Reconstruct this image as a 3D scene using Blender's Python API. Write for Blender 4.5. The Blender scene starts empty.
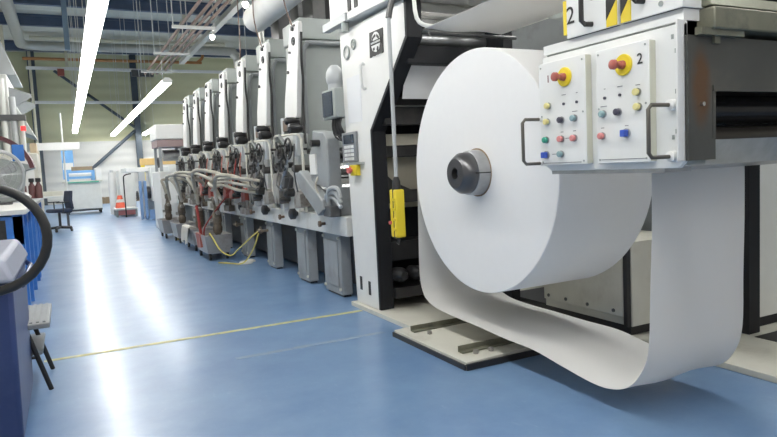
import bpy, bmesh, math, random
from mathutils import Vector, Matrix
random.seed(7)
PI = math.pi
SC = bpy.context.scene
COL = SC.collection

# ------------------------------------------------------------------ materials
def mat(name, rgb, rough=0.5, metal=0.0, var=0.06, scale=6.0, bump=0.0, dirt=None, dirt_amt=0.5, dirt_scale=3.0, emit=0.0, coat=0.0, spec=0.5):
    m = bpy.data.materials.new(name); m.use_nodes = True
    nt = m.node_tree; N = nt.nodes; L = nt.links
    b = N['Principled BSDF']
    b.inputs['Roughness'].default_value = rough
    b.inputs['Metallic'].default_value = metal
    b.inputs['Specular IOR Level'].default_value = spec
    if coat: b.inputs['Coat Weight'].default_value = coat; b.inputs['Coat Roughness'].default_value = 0.06
    tc = N.new('ShaderNodeTexCoord')
    nz = N.new('ShaderNodeTexNoise'); nz.inputs['Scale'].default_value = scale; nz.inputs['Detail'].default_value = 5
    L.new(tc.outputs['Object'], nz.inputs['Vector'])
    cr = N.new('ShaderNodeValToRGB')
    a = [max(0, c*(1-var)) for c in rgb]; c2 = [min(1, c*(1+var)) for c in rgb]
    cr.color_ramp.elements[0].color = (*a, 1); cr.color_ramp.elements[1].color = (*c2, 1)
    cr.color_ramp.elements[0].position = .3; cr.color_ramp.elements[1].position = .7
    L.new(nz.outputs['Fac'], cr.inputs['Fac'])
    out = cr.outputs['Color']
    if dirt:
        n2 = N.new('ShaderNodeTexNoise'); n2.inputs['Scale'].default_value = dirt_scale; n2.inputs['Detail'].default_value = 8; n2.inputs['Roughness'].default_value = .65
        L.new(tc.outputs['Object'], n2.inputs['Vector'])
        r2 = N.new('ShaderNodeValToRGB'); r2.color_ramp.elements[0].position = .5; r2.color_ramp.elements[1].position = .72
        r2.color_ramp.elements[0].color = (0, 0, 0, 1); r2.color_ramp.elements[1].color = (dirt_amt,)*3+(1,)
        L.new(n2.outputs['Fac'], r2.inputs['Fac'])
        mx = N.new('ShaderNodeMix'); mx.data_type = 'RGBA'
        L.new(r2.outputs['Color'], mx.inputs[0]); L.new(out, mx.inputs[6]); mx.inputs[7].default_value = (*dirt, 1)
        out = mx.outputs[2]
    L.new(out, b.inputs['Base Color'])
    if bump:
        bp = N.new('ShaderNodeBump'); bp.inputs['Strength'].default_value = bump; bp.inputs['Distance'].default_value = .01
        L.new(nz.outputs['Fac'], bp.inputs['Height']); L.new(bp.outputs['Normal'], b.inputs['Normal'])
    if emit:
        b.inputs['Emission Color'].default_value = (*rgb, 1); b.inputs['Emission Strength'].default_value = emit
    return m

M = {}
M['white'] = mat('white_enamel', (.78, .78, .76), .38, var=.02, dirt=(.5, .48, .42), dirt_amt=.18)
M['panel'] = mat('control_panel_white', (.8, .81, .8), .35, var=.02, dirt=(.55, .53, .47), dirt_amt=.15, dirt_scale=5)
M['cream'] = mat('cream_paint', (.62, .61, .54), .5, var=.05, dirt=(.28, .25, .2), dirt_amt=.5)
M['creamstrip'] = mat('cream_edge', (.6, .6, .5), .5, var=.04)
M['beamwhite'] = mat('press_beam_white', (.68, .69, .67), .4, var=.03, dirt=(.3, .27, .22), dirt_amt=.5, dirt_scale=4)
M['grey'] = mat('machine_grey', (.33, .36, .345), .45, var=.04, dirt=(.22, .21, .19), dirt_amt=.35, dirt_scale=2)
M['midgrey'] = mat('pedestal_grey', (.28, .3, .31), .45, var=.05, dirt=(.14, .13, .12), dirt_amt=.45, dirt_scale=4)
M['darkgrey'] = mat('dark_grey_metal', (.07, .072, .075), .45, var=.1, dirt=(.16, .15, .13), dirt_amt=.3)
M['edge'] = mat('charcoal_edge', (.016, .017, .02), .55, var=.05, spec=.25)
M['black'] = mat('black_machine_parts', (.02, .02, .022), .4, var=.15)
M['blackoil'] = mat('oily_black', (.03, .03, .03), .45, var=.2, dirt=(.12, .1, .08), dirt_amt=.4)
M['rubber'] = mat('black_rubber', (.018, .018, .018), .5, var=.1)
M['steel'] = mat('brushed_steel', (.42, .43, .44), .32, metal=.85, var=.12, scale=14, dirt=(.2, .19, .17), dirt_amt=.4)
M['chrome'] = mat('polished_roller', (.55, .55, .53), .2, metal=.9, var=.05)
M['carriage'] = mat('grimy_steel_plate', (.085, .087, .08), .4, metal=.35, var=.18, scale=3, dirt=(.2, .17, .12), dirt_amt=.3)
M['ledge'] = mat('worn_olive_ledge', (.2, .2, .15), .45, metal=.3, var=.12, dirt=(.08, .08, .07), dirt_amt=.7, dirt_scale=9)
def rust_plate(m, c, sx, sz):
    nt = m.node_tree; N = nt.nodes; L = nt.links; b = N['Principled BSDF']
    src = b.inputs['Base Color'].links[0].from_socket
    tc = N.new('ShaderNodeTexCoord'); mp = N.new('ShaderNodeMapping'); mp.vector_type = 'TEXTURE'
    mp.inputs['Location'].default_value = c; mp.inputs['Scale'].default_value = (sx, 10, sz)
    gr = N.new('ShaderNodeTexGradient'); gr.gradient_type = 'SPHERICAL'
    nz = N.new('ShaderNodeTexNoise'); nz.inputs['Scale'].default_value = 22; nz.inputs['Detail'].default_value = 6
    L.new(tc.outputs['Object'], mp.inputs['Vector']); L.new(mp.outputs['Vector'], gr.inputs['Vector']); L.new(tc.outputs['Object'], nz.inputs['Vector'])
    mu = N.new('ShaderNodeMath'); mu.operation = 'MULTIPLY'; L.new(gr.outputs['Fac'], mu.inputs[0]); L.new(nz.outputs['Fac'], mu.inputs[1])
    m2 = N.new('ShaderNodeMath'); m2.operation = 'MULTIPLY'; m2.inputs[1].default_value = 3.5; m2.use_clamp = True; L.new(mu.outputs[0], m2.inputs[0])
    mx = N.new('ShaderNodeMix'); mx.data_type = 'RGBA'; L.new(m2.outputs[0], mx.inputs[0]); L.new(src, mx.inputs[6]); mx.inputs[7].default_value = (.12, .062, .03, 1)
    L.new(mx.outputs[2], b.inputs['Base Color'])
    return m
M['rustplate'] = rust_plate(mat('grimy_rusted_plate', (.085, .087, .08), .4, metal=.3, var=.18, scale=3, dirt=(.2, .17, .12), dirt_amt=.3), (-.4, -.3, .27), .06, .16)
M['handlesteel'] = mat('dull_handle_steel', (.14, .13, .115), .35, metal=.5, var=.1)
M['delblue'] = mat('dusty_blue', (.17, .28, .48), .45, var=.06)
M['rust'] = mat('rust_stain', (.16, .085, .045), .7, var=.3, scale=10)
M['paper'] = mat('white_paper', (.82, .82, .82), .75, var=.008, scale=2, spec=.2)
def sheet_paper():
    m = mat('thin_paper_sheet', (.82, .815, .8), .75, var=.008, scale=2, spec=.2)
    nt = m.node_tree; N = nt.nodes; L = nt.links; b = N['Principled BSDF']; o = N['Material Output']
    tr = N.new('ShaderNodeBsdfTranslucent'); tr.inputs['Color'].default_value = (.8, .79, .76, 1)
    mx = N.new('ShaderNodeMixShader'); mx.inputs[0].default_value = .3
    L.new(b.outputs[0], mx.inputs[1]); L.new(tr.outputs[0], mx.inputs[2]); L.new(mx.outputs[0], o.inputs['Surface'])
    return m
M['sheetpaper'] = sheet_paper()
M['paperend'] = mat('paper_roll_end', (.84, .84, .84), .8, var=.006, scale=20, spec=.15)
M['card'] = mat('cardboard_core', (.3, .22, .15), .8, var=.1)
M['yellow'] = mat('yellow_plastic', (.8, .62, .03), .4, var=.03)
M['hazard'] = mat('hazard_yellow', (.75, .58, .04), .5, var=.05)
M['red'] = mat('red_button', (.6, .13, .12), .4, var=.05)
M['mush'] = mat('emergency_red', (.38, .1, .08), .4, var=.05)
M['pink'] = mat('faded_red_button', (.68, .25, .24), .4, var=.03)
M['teal'] = mat('grey_teal_button', (.25, .38, .4), .35, var=.03)
M['green'] = mat('green_button', (.05, .35, .25), .35, var=.03)
M['blueb'] = mat('blue_button', (.04, .1, .5), .35, var=.03)
M['lemon'] = mat('pale_yellow_button', (.75, .68, .3), .35, var=.03)
M['navyb'] = mat('dark_button', (.06, .06, .09), .35, var=.03)
M['ink'] = mat('print_black', (.02, .02, .02), .6, var=0)
M['darkred'] = mat('dark_red_numeral', (.18, .05, .06), .6, var=0)
M['blue'] = mat('workbench_blue', (.035, .17, .52), .4, var=.05, dirt=(.3, .35, .4), dirt_amt=.2)
M['binblue'] = mat('bin_navy', (.03, .05, .15), .4, var=.06, dirt=(.1, .12, .2), dirt_amt=.3)
M['lidgrey'] = mat('bin_lid_grey', (.25, .27, .34), .5, var=.04)
M['lightblue'] = mat('light_blue_frame', (.16, .38, .7), .4, var=.05)
M['beamblue'] = mat('roof_beam_blue', (.07, .1, .17), .5, var=.06)
M['steelblue'] = mat('hanger_blue_grey', (.2, .28, .36), .5, var=.05)
M['colgrey'] = mat('column_dark', (.06, .08, .1), .5, var=.06)
M['pipegrey'] = mat('duct_grey', (.48, .48, .44), .4, metal=.3, var=.05)
M['pipecream'] = mat('pipe_cream', (.6, .57, .44), .5, var=.05)
M['copper'] = mat('copper_pipe', (.5, .24, .1), .35, metal=.7, var=.1)
M['brownpipe'] = mat('brown_conduit', (.17, .11, .085), .5, var=.12)
M['rail'] = mat('white_rail', (.7, .71, .68), .4, var=.04)
M['motorbrown'] = mat('brown_motor', (.12, .075, .05), .5, var=.25)
M['redink'] = mat('red_ink_stained', (.3, .06, .045), .45, var=.4, scale=9, dirt=(.3, .27, .25), dirt_amt=.8, dirt_scale=8)
M['inkmetal'] = mat('ink_stained_metal', (.3, .29, .27), .45, metal=.3, var=.2, dirt=(.09, .05, .04), dirt_amt=.9, dirt_scale=7)
M['hose'] = mat('pale_hose', (.42, .4, .34), .45, var=.12, dirt=(.2, .15, .12), dirt_amt=.6, dirt_scale=8)
M['rustred'] = mat('red_cord', (.35, .13, .1), .5, var=.1)
M['redhose'] = mat('red_hose', (.3, .045, .04), .5, var=.2)
M['yhose'] = mat('yellow_hose', (.7, .6, .15), .5, var=.08)
M['pumpbrown'] = mat('pump_brown', (.1, .08, .06), .4, var=.4, scale=16, dirt=(.3, .27, .2), dirt_amt=.5, dirt_scale=9)
M['tub'] = mat('tub_steel', (.38, .37, .36), .4, metal=.4, var=.1, dirt=(.12, .09, .08), dirt_amt=.6)
M['tubred'] = mat('tub_red_spill', (.42, .12, .08), .5, var=.2)
M['rag'] = mat('off_white_rag', (.62, .6, .55), .9, var=.12, bump=.4)
M['olive'] = mat('ink_olive', (.2, .17, .05), .6, var=.2)
M['wood'] = mat('pallet_wood', (.28, .21, .13), .8, var=.15)
M['box'] = mat('cardboard', (.5, .4, .28), .8, var=.06)
M['orange'] = mat('cone_orange', (.75, .13, .07), .5, var=.05)
M['lamp'] = mat('lamp_tube', (1, 1, 1), .5, var=0, emit=30.0)
M['lamp'].node_tree.nodes['Principled BSDF'].inputs['Emission Color'].default_value = (1, .985, .95, 1)
M['redlamp'] = mat('red_signal', (1, .04, .04), .4, var=0, emit=1.0)
M['screen'] = mat('dark_screen', (.03, .045, .07), .15, var=.1)
M['keys'] = mat('keypad_grey', (.45, .47, .48), .4, var=.03)
M['bezel'] = mat('keypad_bezel', (.22, .23, .24), .4, var=.03)
M['cloth'] = mat('white_cloth', (.7, .7, .68), .9, var=.04, bump=.3)
M['fabric'] = mat('chair_fabric', (.03, .04, .07), .8, var=.15)
M['glassjar'] = mat('bottle_dark', (.14, .06, .06), .25, var=.15)
M['holebeige'] = mat('beige_guard', (.5, .47, .38), .5, var=.05)
M['decal'] = mat('decal_white', (.72, .73, .72), .5, var=.02)
M['sheet'] = mat('taped_sheet', (.74, .75, .77), .6, var=.01)

# floor : blue epoxy
def floor_mat():
    m = bpy.data.materials.new('blue_epoxy_floor'); m.use_nodes = True
    nt = m.node_tree; N = nt.nodes; L = nt.links; b = N['Principled BSDF']
    tc = N.new('ShaderNodeTexCoord')
    n1 = N.new('ShaderNodeTexNoise'); n1.inputs['Scale'].default_value = 1.7; n1.inputs['Detail'].default_value = 9; n1.inputs['Roughness'].default_value = .68
    L.new(tc.outputs['Object'], n1.inputs['Vector'])
    r1 = N.new('ShaderNodeValToRGB'); r1.color_ramp.elements[0].position = .3; r1.color_ramp.elements[1].position = .72
    r1.color_ramp.elements[0].color = (.105, .205, .39, 1); r1.color_ramp.elements[1].color = (.18, .3, .475, 1)
    L.new(n1.outputs['Fac'], r1.inputs['Fac'])
    # pale scuffs
    mp = N.new('ShaderNodeMapping'); mp.inputs['Scale'].default_value = (16, 5, 1); mp.inputs['Rotation'].default_value = (0, 0, .6)
    L.new(tc.outputs['Object'], mp.inputs['Vector'])
    n2 = N.new('ShaderNodeTexNoise'); n2.inputs['Scale'].default_value = 1.6; n2.inputs['Detail'].default_value = 9; n2.inputs['Roughness'].default_value = .7
    L.new(mp.outputs['Vector'], n2.inputs['Vector'])
    r2 = N.new('ShaderNodeValToRGB'); r2.color_ramp.elements[0].position = .6; r2.color_ramp.elements[1].position = .85
    r2.color_ramp.elements[0].color = (0, 0, 0, 1); r2.color_ramp.elements[1].color = (.45, .45, .45, 1)
    L.new(n2.outputs['Fac'], r2.inputs['Fac'])
    mx = N.new('ShaderNodeMix'); mx.data_type = 'RGBA'; mx.inputs[7].default_value = (.36, .45, .6, 1)
    L.new(r2.outputs['Color'], mx.inputs[0]); L.new(r1.outputs['Color'], mx.inputs[6])
    L.new(mx.outputs[2], b.inputs['Base Color'])
    r3 = N.new('ShaderNodeMapRange'); r3.inputs['To Min'].default_value = .3; r3.inputs['To Max'].default_value = .44
    n3 = N.new('ShaderNodeTexNoise'); n3.inputs['Scale'].default_value = 2.4; n3.inputs['Detail'].default_value = 4
    L.new(tc.outputs['Object'], n3.inputs['Vector'])
    L.new(n3.outputs['Fac'], r3.inputs['Value']); L.new(r3.outputs['Result'], b.inputs['Roughness'])
    b.inputs['Specular IOR Level'].default_value = .8
    b.inputs['Coat Weight'].default_value = .32; b.inputs['Coat Roughness'].default_value = .2; b.inputs['Coat IOR'].default_value = 1.45
    return m
M['floor'] = floor_mat()

def corrugated(name, rgb, period, axis='Z', depth=.35, rough=.55):
    m = mat(name, rgb, rough, var=.05, scale=.7)
    nt = m.node_tree; N = nt.nodes; L = nt.links; b = N['Principled BSDF']
    tc = N.new('ShaderNodeTexCoord'); w = N.new('ShaderNodeTexWave'); w.bands_direction = axis
    w.inputs['Scale'].default_value = 1.0/period*.314; w.inputs['Distortion'].default_value = 0
    L.new(tc.outputs['Object'], w.inputs['Vector'])
    bp = N.new('ShaderNodeBump'); bp.inputs['Strength'].default_value = depth; bp.inputs['Distance'].default_value = .06
    L.new(w.outputs['Fac'], bp.inputs['Height']); L.new(bp.outputs['Normal'], b.inputs['Normal'])
    return m
M['wall_low'] = corrugated('corrugated_white_wall', (.74, .74, .7), .45)
M['wall_up'] = corrugated('corrugated_cream_wall', (.64, .64, .42), .5)
M['deck'] = corrugated('roof_deck', (.7, .69, .6), .4, 'Y')
M['sidewall'] = corrugated('side_wall_panel', (.66, .66, .6), .5)

# ------------------------------------------------------------------ mesh builder
ORG = {}
class MB:
    def __init__(s): s.bm = bmesh.new()
    def face(s, vs):
        try: return s.bm.faces.new(vs)
        except ValueError: return None
    def hexa(s, pts):
        v = [s.bm.verts.new(p) for p in pts]
        for f in ((0,3,2,1),(4,5,6,7),(0,1,5,4),(1,2,6,5),(2,3,7,6),(3,0,4,7)): s.face([v[i] for i in f])
        return s
    def box(s, x0, x1, y0, y1, z0, z1):
        return s.hexa([(x0,y0,z0),(x1,y0,z0),(x1,y1,z0),(x0,y1,z0),(x0,y0,z1),(x1,y0,z1),(x1,y1,z1),(x0,y1,z1)])
    def frustum(s, b, t):   # b,t = (x0,x1,y0,y1,z)
        return s.hexa([(b[0],b[2],b[4]),(b[1],b[2],b[4]),(b[1],b[3],b[4]),(b[0],b[3],b[4]),(t[0],t[2],t[4]),(t[1],t[2],t[4]),(t[1],t[3],t[4]),(t[0],t[3],t[4])])
    def obox(s, c, size, rot=(0,0,0)):
        from mathutils import Euler
        R = Euler(rot).to_matrix(); a, b_, d = [q/2 for q in size]; c = Vector(c)
        return s.hexa([c + R @ Vector(p) for p in ((-a,-b_,-d),(a,-b_,-d),(a,b_,-d),(-a,b_,-d),(-a,-b_,d),(a,-b_,d),(a,b_,d),(-a,b_,d))])
    def prism(s, pts, axis, a, b_):
        def P(u, v, w): return {'X': (w,u,v), 'Y': (u,w,v), 'Z': (u,v,w)}[axis]
        A = [s.bm.verts.new(P(u,v,a)) for u, v in pts]; B = [s.bm.verts.new(P(u,v,b_)) for u, v in pts]
        s.face(A); s.face(B[::-1]); n = len(pts)
        for i in range(n): s.face([A[i], B[i], B[(i+1) % n], A[(i+1) % n]])
        return s
    def rings(s, rings, cap=True, closed=False):
        R = [[s.bm.verts.new(p) for p in r] for r in rings]; n = len(R[0])
        pairs = list(zip(R, R[1:])) + ([(R[-1], R[0])] if closed else [])
        for a, b_ in pairs:
            for i in range(n): s.face([a[i], a[(i+1) % n], b_[(i+1) % n], b_[i]])
        if cap and not closed: s.face(R[0][::-1]); s.face(R[-1])
        return s
    def lathe(s, p, axis, prof, n=24):       # prof = [(dist along axis, radius)]
        p = Vector(p); d = Vector(axis).normalized(); u = d.orthogonal().normalized(); v = d.cross(u)
        rs = [[p + d*h + (u*math.cos(2*PI*i/n) + v*math.sin(2*PI*i/n))*max(r, 1e-4) for i in range(n)] for h, r in prof]
        return s.rings(rs)
    def cyl(s, p0, p1, r, r1=None, n=16):
        p0 = Vector(p0); p1 = Vector(p1); L = (p1-p0).length
        return s.lathe(p0, p1-p0, [(0, r), (L, r if r1 is None else r1)], n)
    def tube(s, pts, r, n=8, smooth=4, closed=False):
        P = [Vector(p) for p in pts]
        if smooth > 1:
            Q = []; m = len(P); rng = range(m if closed else m-1)
            for i in rng:
                a = P[i-1] if (i > 0 or closed) else P[i]; b_ = P[i]; c = P[(i+1) % m]; d = P[(i+2) % m] if (i+2 < m or closed) else c
                for k in range(smooth):
                    t = k/smooth
                    Q.append(.5*((2*b_) + (c-a)*t + (2*a-5*b_+4*c-d)*t*t + (3*b_-a-3*c+d)*t**3))
            if not closed: Q.append(P[-1])
            P = Q
        m = len(P); rs = []; u = None
        for i in range(m):
            t = (P[(i+1) % m] - P[i-1]) if (closed or 0 < i < m-1) else (P[1]-P[0] if i == 0 else P[-1]-P[-2])
            t.normalize()
            u = t.orthogonal().normalized() if u is None else (u - t*u.dot(t)).normalized()
            v = t.cross(u)
            rs.append([P[i] + (u*math.cos(2*PI*k/n) + v*math.sin(2*PI*k/n))*r for k in range(n)])
        return s.rings(rs, closed=closed)
    def torus(s, c, axis, R, r, n=28, k=8):
        c = Vector(c); d = Vector(axis).normalized(); u = d.orthogonal().normalized(); v = d.cross(u)
        return s.tube([c + (u*math.cos(2*PI*i/n) + v*math.sin(2*PI*i/n))*R for i in range(n)], r, k, 1, True)
    def ball(s, c, r, sz=1.0):
        c = Vector(c); n = 14; rs = []
        for j in range(1, 8):
            a = PI*j/8; rs.append([(c.x + r*math.sin(a)*math.cos(2*PI*i/n), c.y + r*math.sin(a)*math.sin(2*PI*i/n), c.z - r*sz*math.cos(a)) for i in range(n)])
        return s.rings(rs)
    def build(s, name, material, parent=None, bevel=0.0, label=None, sharp=38):
        o = (0, 0, 0)
        if parent is not None: o = ORG.get(parent.name, (0, 0, 0))
        if any(o): bmesh.ops.translate(s.bm, verts=s.bm.verts, vec=[-q for q in o])
        bmesh.ops.recalc_face_normals(s.bm, faces=s.bm.faces)
        me = bpy.data.meshes.new(name); s.bm.to_mesh(me); s.bm.free()
        for p in me.polygons: p.use_smooth = True
        me.set_sharp_from_angle(angle=math.radians(sharp))
        me.materials.append(M[material] if isinstance(material, str) else material)
        ob = bpy.data.objects.new(name, me); COL.objects.link(ob)
        if parent is not None: ob.parent = parent; ORG[ob.name] = o
        if bevel:
            bv = ob.modifiers.new('bevel', 'BEVEL'); bv.width = bevel; bv.segments = 2; bv.limit_method = 'ANGLE'; bv.angle_limit = math.radians(50)
        if label: ob['label'] = label
        return ob

def tag(o, label, cat, group=None):
    o['label'] = label; o['category'] = cat
    if group: o['group'] = group
    return o
def thing(name, label, cat, loc=(0,0,0), group=None):
    o = bpy.data.objects.new(name, None); COL.objects.link(o); o.location = loc; o.empty_display_size = .1
    ORG[o.name] = tuple(loc)
    return tag(o, label, cat, group)
def struct(name, mb, m, bevel=0):
    o = mb.build(name, m, None, bevel); o['kind'] = 'structure'; return o
def copy_tree(o, parent=None):
    c = o.copy(); COL.objects.link(c)
    if parent is not None: c.parent = parent
    for ch in list(o.children): copy_tree(ch, c)
    return c
def dup(root, loc, label, group=None, rz=None):
    c = copy_tree(root); c.location = loc; c['label'] = label
    if group: c['group'] = group
    if rz is not None: c.rotation_euler = (0, 0, rz)
    return c
def arc(c, r, a0, a1, n=8):
    return [(c[0] + r*math.cos(a0+(a1-a0)*i/n), c[1] + r*math.sin(a0+(a1-a0)*i/n)) for i in range(n+1)]
def text(name, s, size, loc, rot, m, parent):
    cu = bpy.data.curves.new(name, 'FONT'); cu.body = s; cu.size = size; cu.extrude = .0008; cu.align_x = 'CENTER'; cu.align_y = 'CENTER'
    o = bpy.data.objects.new(name, cu); COL.objects.link(o)
    me = bpy.data.meshes.new_from_object(o.evaluated_get(bpy.context.evaluated_depsgraph_get()))
    bpy.data.objects.remove(o); bpy.data.curves.remove(cu); me.materials.clear(); me.materials.append(M[m])
    o = bpy.data.objects.new(name, me); COL.objects.link(o)
    g = ORG.get(parent.name, (0,0,0)); o.parent = parent; o.location = [a-b for a, b in zip(loc, g)]; o.rotation_euler = rot
    return o
ROTX = (PI/2, 0, -PI/2)      # lettering on a face that looks along -X

# ------------------------------------------------------------------ the hall
struct('floor', MB().box(-3, 12.5, -8, 36.4, -.1, 0), 'floor')
struct('wall_back', MB().box(-3, 12.5, 36, 36.3, 0, 3.05), 'wall_low')
struct('wall_back_upper', MB().box(-3, 12.5, 36.02, 36.3, 3.05, 7.5), 'wall_up')
struct('trim_1', MB().box(-3, 12.5, 35.95, 36, 3.0, 3.1), 'rail')
struct('wall_left', MB().box(-3.1, -2.8, 1.5, 36.3, 0, 7.5), 'sidewall')
struct('wall_right', MB().box(12.3, 12.6, -8, 36.3, 0, 7.5), 'sidewall')
struct('ceiling', MB().box(-3.1, 12.6, -8, 36.3, 7.5, 7.65), 'deck')
for i, y in enumerate((12.6, 16.2, 20.2, 24.6, 27.9, 33.2)):
    b = MB().box(-2.8, 12.3, y-.1, y+.1, 7.42, 7.5).box(-2.8, 12.3, y-.03, y+.03, 7.1, 7.42).box(-2.8, 12.3, y-.1, y+.1, 7.07, 7.12)
    struct('ceiling_beam', b, 'beamblue')
b = MB().box(3.5, 3.62, 35.55, 35.9, 0, 7.6).box(3.42, 3.7, 35.5, 35.55, 0, 7.6).box(3.42, 3.7, 35.9, 35.95, 0, 7.6)
struct('column_1', b, 'colgrey')
b = MB().box(-1.14, -.98, 35.55, 35.9, 0, 7.6).box(-1.22, -.9, 35.5, 35.55, 0, 7.6).box(-1.22, -.9, 35.9, 35.95, 0, 7.6)
struct('column_2', b, 'colgrey')
b = MB(); b.cyl((1.0, 35.6, 1.5), (3.55, 35.7, 3.7), .085, n=8)
struct('wall_brace_1', b, 'colgrey')
b = MB(); b.cyl((3.5, 35.7, 3.7), (-.1, 35.75, 6.6), .07, n=8)
struct('wall_brace_2', b, 'colgrey')
struct('floor_marking_line', MB().box(-.22, 2.03, 4.56, 4.61, 0, .002), mat('faded_yellow_line', (.5, .48, .22), .5, var=.25, scale=12, dirt=(.14, .24, .45), dirt_amt=.9, dirt_scale=7))

struct('floor_marking_line', MB().box(.85, 1.88, 3.86, 3.91, 0, .0015), mat('worn_white_line', (.24, .31, .4), .5, var=.1, dirt=(.14, .24, .42), dirt_amt=1, dirt_scale=6))
# roof-level services
t = tag(MB().tube([(-1.25, 12, 7.0), (-1.25, 20, 7.0), (-1.25, 30.2, 7.0), (-1.22, 30.9, 7.0), (-1.05, 31.35, 7.0), (-.6, 31.5, 7.0), (.5, 31.5, 7.0), (7.3, 31.5, 7.05), (7.8, 31.5, 6.9), (8.0, 31.5, 6.4), (8.0, 31.5, 4.0)], .2, 14, 4).build('ventilation_pipe', 'pipegrey'),
        'fat grey ventilation pipe that elbows across the hall below the roof', 'pipe')
tag(MB().tube([(-.9, 31.1, 7.25), (3, 31.1, 7.25), (7.3, 31.1, 7.28)], .085, 8, 1).build('service_pipe', 'pipecream'), 'thin cream pipe running just above the fat grey pipe', 'pipe')
tag(MB().tube([(-1.3, 33, 6.7), (5.9, 33, 6.72), (6.3, 33, 6.75), (6.6, 33, 7.0), (6.6, 33, 7.45)], .07, 8, 3).build('copper_pipe', 'copper'), 'copper coloured pipe crossing high in front of the back wall', 'pipe')
for z, y, x1, lab in ((6.3, 33.1, 8.4, 'upper white rail crossing in front of the back wall, holding a dark box'), (5.0, 35.3, 6.2, 'lower white rail on the back wall, above the slanting brace')):
    r = MB().box(-1.2, x1, y-.06, y+.06, z-.07, z+.07)
    tag(r.build('wall_rail', 'panel', bevel=.01), lab, 'rail')
k = tag(MB().box(3.2, 4.2, 32.85, 33.1, 5.98, 6.28).build('junction_box', 'darkgrey', bevel=.01), 'dark flat box hanging under the upper white rail', 'box')
k = tag(MB().box(.05, .33, 32.85, 33.1, 5.95, 6.25).build('alarm_box', mat('alarm_brown', (.3, .08, .06), .5)), 'small dark red box under the upper white rail, left of the lamps', 'box')
for i, (x, lab) in enumerate(((2.2, 'first brown conduit from the left of the four overhead'), (2.385, 'second brown conduit from the left of the four overhead'), (2.51, 'third brown conduit from the left of the four overhead'), (2.64, 'rightmost of the four brown conduits overhead'))):
    tag(MB().tube([(x+.02, 7.0, 3.98), (x, 12, 4.0), (x-.01, 18.9, 4.0)], .03, 8, 1).build('brown_conduit', 'brownpipe'), lab, 'pipe', 'brown conduits overhead')
for y, lab in ((12.6, 'nearest cross bar carrying the brown conduits'), (15.4, 'middle cross bar carrying the brown conduits'), (18.1, 'farthest cross bar carrying the brown conduits')):
    h = thing('conduit_bracket', lab, 'bracket', (2.4, y, 3.9))
    MB().box(2.0, 2.8, y-.03, y+.03, 3.91, 3.965).build('cross_bar', 'rail', h)
    for sx in (2.02, 2.78): MB().cyl((sx, y, 3.95), (sx, y, 7.49), .012, n=6).build('hanger_rod', 'rail', h)
# lamp trunking seen over the printing line
tr = thing('cable_trunking', 'grey trunking running above the white towers towards the far wall', 'trunking', (2.95, 8, 4.05))
MB().box(2.89, 3.01, 8.0, 17.5, 4.05, 4.15).build('channel', 'pipegrey', tr)
for y in (9, 13, 17): MB().cyl((2.95, y, 4.14), (2.95, y, 7.49), .014, n=6).build('hanger_rod', 'rail', tr)
for y, lab in ((10.8, 'nearer small spotlight under the grey trunking'), (13.5, 'farther small spotlight under the grey trunking')):
    sl = thing('spot_light', lab, 'light', (2.95, y, 3.95), 'spotlights under the trunking')
    MB().lathe((2.95, y, 4.05), (-.3, -.5, -1), [(0, .02), (.04, .02), (.05, .05), (.1, .06)], 14).build('lamp_housing', 'rail', sl)
    MB().ball((2.92, y-.05, 3.94), .045).build('bulb', 'lamp', sl)
for x, y, lab in ((.4, 24.0, 'blue grey post hanging from the roof left of the lamp row'),):
    tag(MB().box(x-.08, x+.08, y-.06, y+.06, 5.5, 7.49).build('roof_hanger', 'steelblue'), lab, 'hanger')
for i, (x, y, z0, lab) in enumerate(((-1.7, 28, 0, 'leftmost cream vertical pipe by the dark left column'), (-1.05, 33.7, 0, 'cream vertical pipe directly beside the dark left column'), (.45, 32.4, 6.3, 'short cream hanger rod above the dark red box'),
        (4.1, 25.5, 6.3, 'left of two slanting cream struts under the roof'), (4.6, 25.5, 6.3, 'right of two slanting cream struts under the roof'))):
    top = (x, y, 7.49) if i < 3 else (x+.55, y-.2, 7.49)
    tag(MB().cyl((x, y, z0), top, .06, n=8).build('vertical_pipe' if i < 3 else 'roof_strut', 'pipecream'), lab, 'pipe' if i < 3 else 'strut')

# fluorescent light rows
def lamp_fixture(L):
    t = thing('ceiling_light', '', 'light', (0, 0, 0), 'fluorescent ceiling lights')
    MB().prism([(-.12, .0), (.12, .0), (.05, .07), (-.05, .07)], 'Y', -L/2, L/2).build('housing', 'white', t)
    for sx in (-.06, .06):
        MB().cyl((sx, -L/2+.04, -.05), (sx, L/2-.04, -.05), .036, n=10).build('fluorescent_tube', 'lamp', t)
    for sy in (-1, 1):
        MB().box(-.11, .11, sy*(L/2-.02)-.02, sy*(L/2-.02)+.02, -.06, .0).build('end_cap', 'white', t)
        MB().cyl((0, sy*L*.35, .09), (0, sy*L*.35, 4.08), .008, n=6).build('hanger_wire', 'rail', t)
    return t
fx = lamp_fixture(4.86)
names = ['nearest', 'second', 'third', 'fourth', 'fifth', 'sixth', 'seventh', 'eighth']
rows = [(.55, [.3, 5.4, 10.4, 15.4, 20.4, 25.4, 30.4], 'left-hand row'), (2.32, [18.3, 23.3, 28.3, 33.0], 'right-hand row'), (3.83, [3.0, 8.0, 12.6, 33.0], 'mostly unseen row above the press')]  # unseen near lamps, and hidden ones over the press, added to light the hall
first = True
for X, ys, rn in rows:
    for i, y in enumerate(ys):
        if rn == 'left-hand row' and i < 1: lab = 'unseen fluorescent ceiling light over the viewer'
        else:
            j = i-1 if rn == 'left-hand row' else i
            lab = '%s fluorescent ceiling light of the %s' % (names[j] if j else 'nearest', rn)
        if first: fx.location = (X, y, 3.4); fx['label'] = lab; first = False
        else: dup(fx, (X, y, 3.4), lab)

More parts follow.
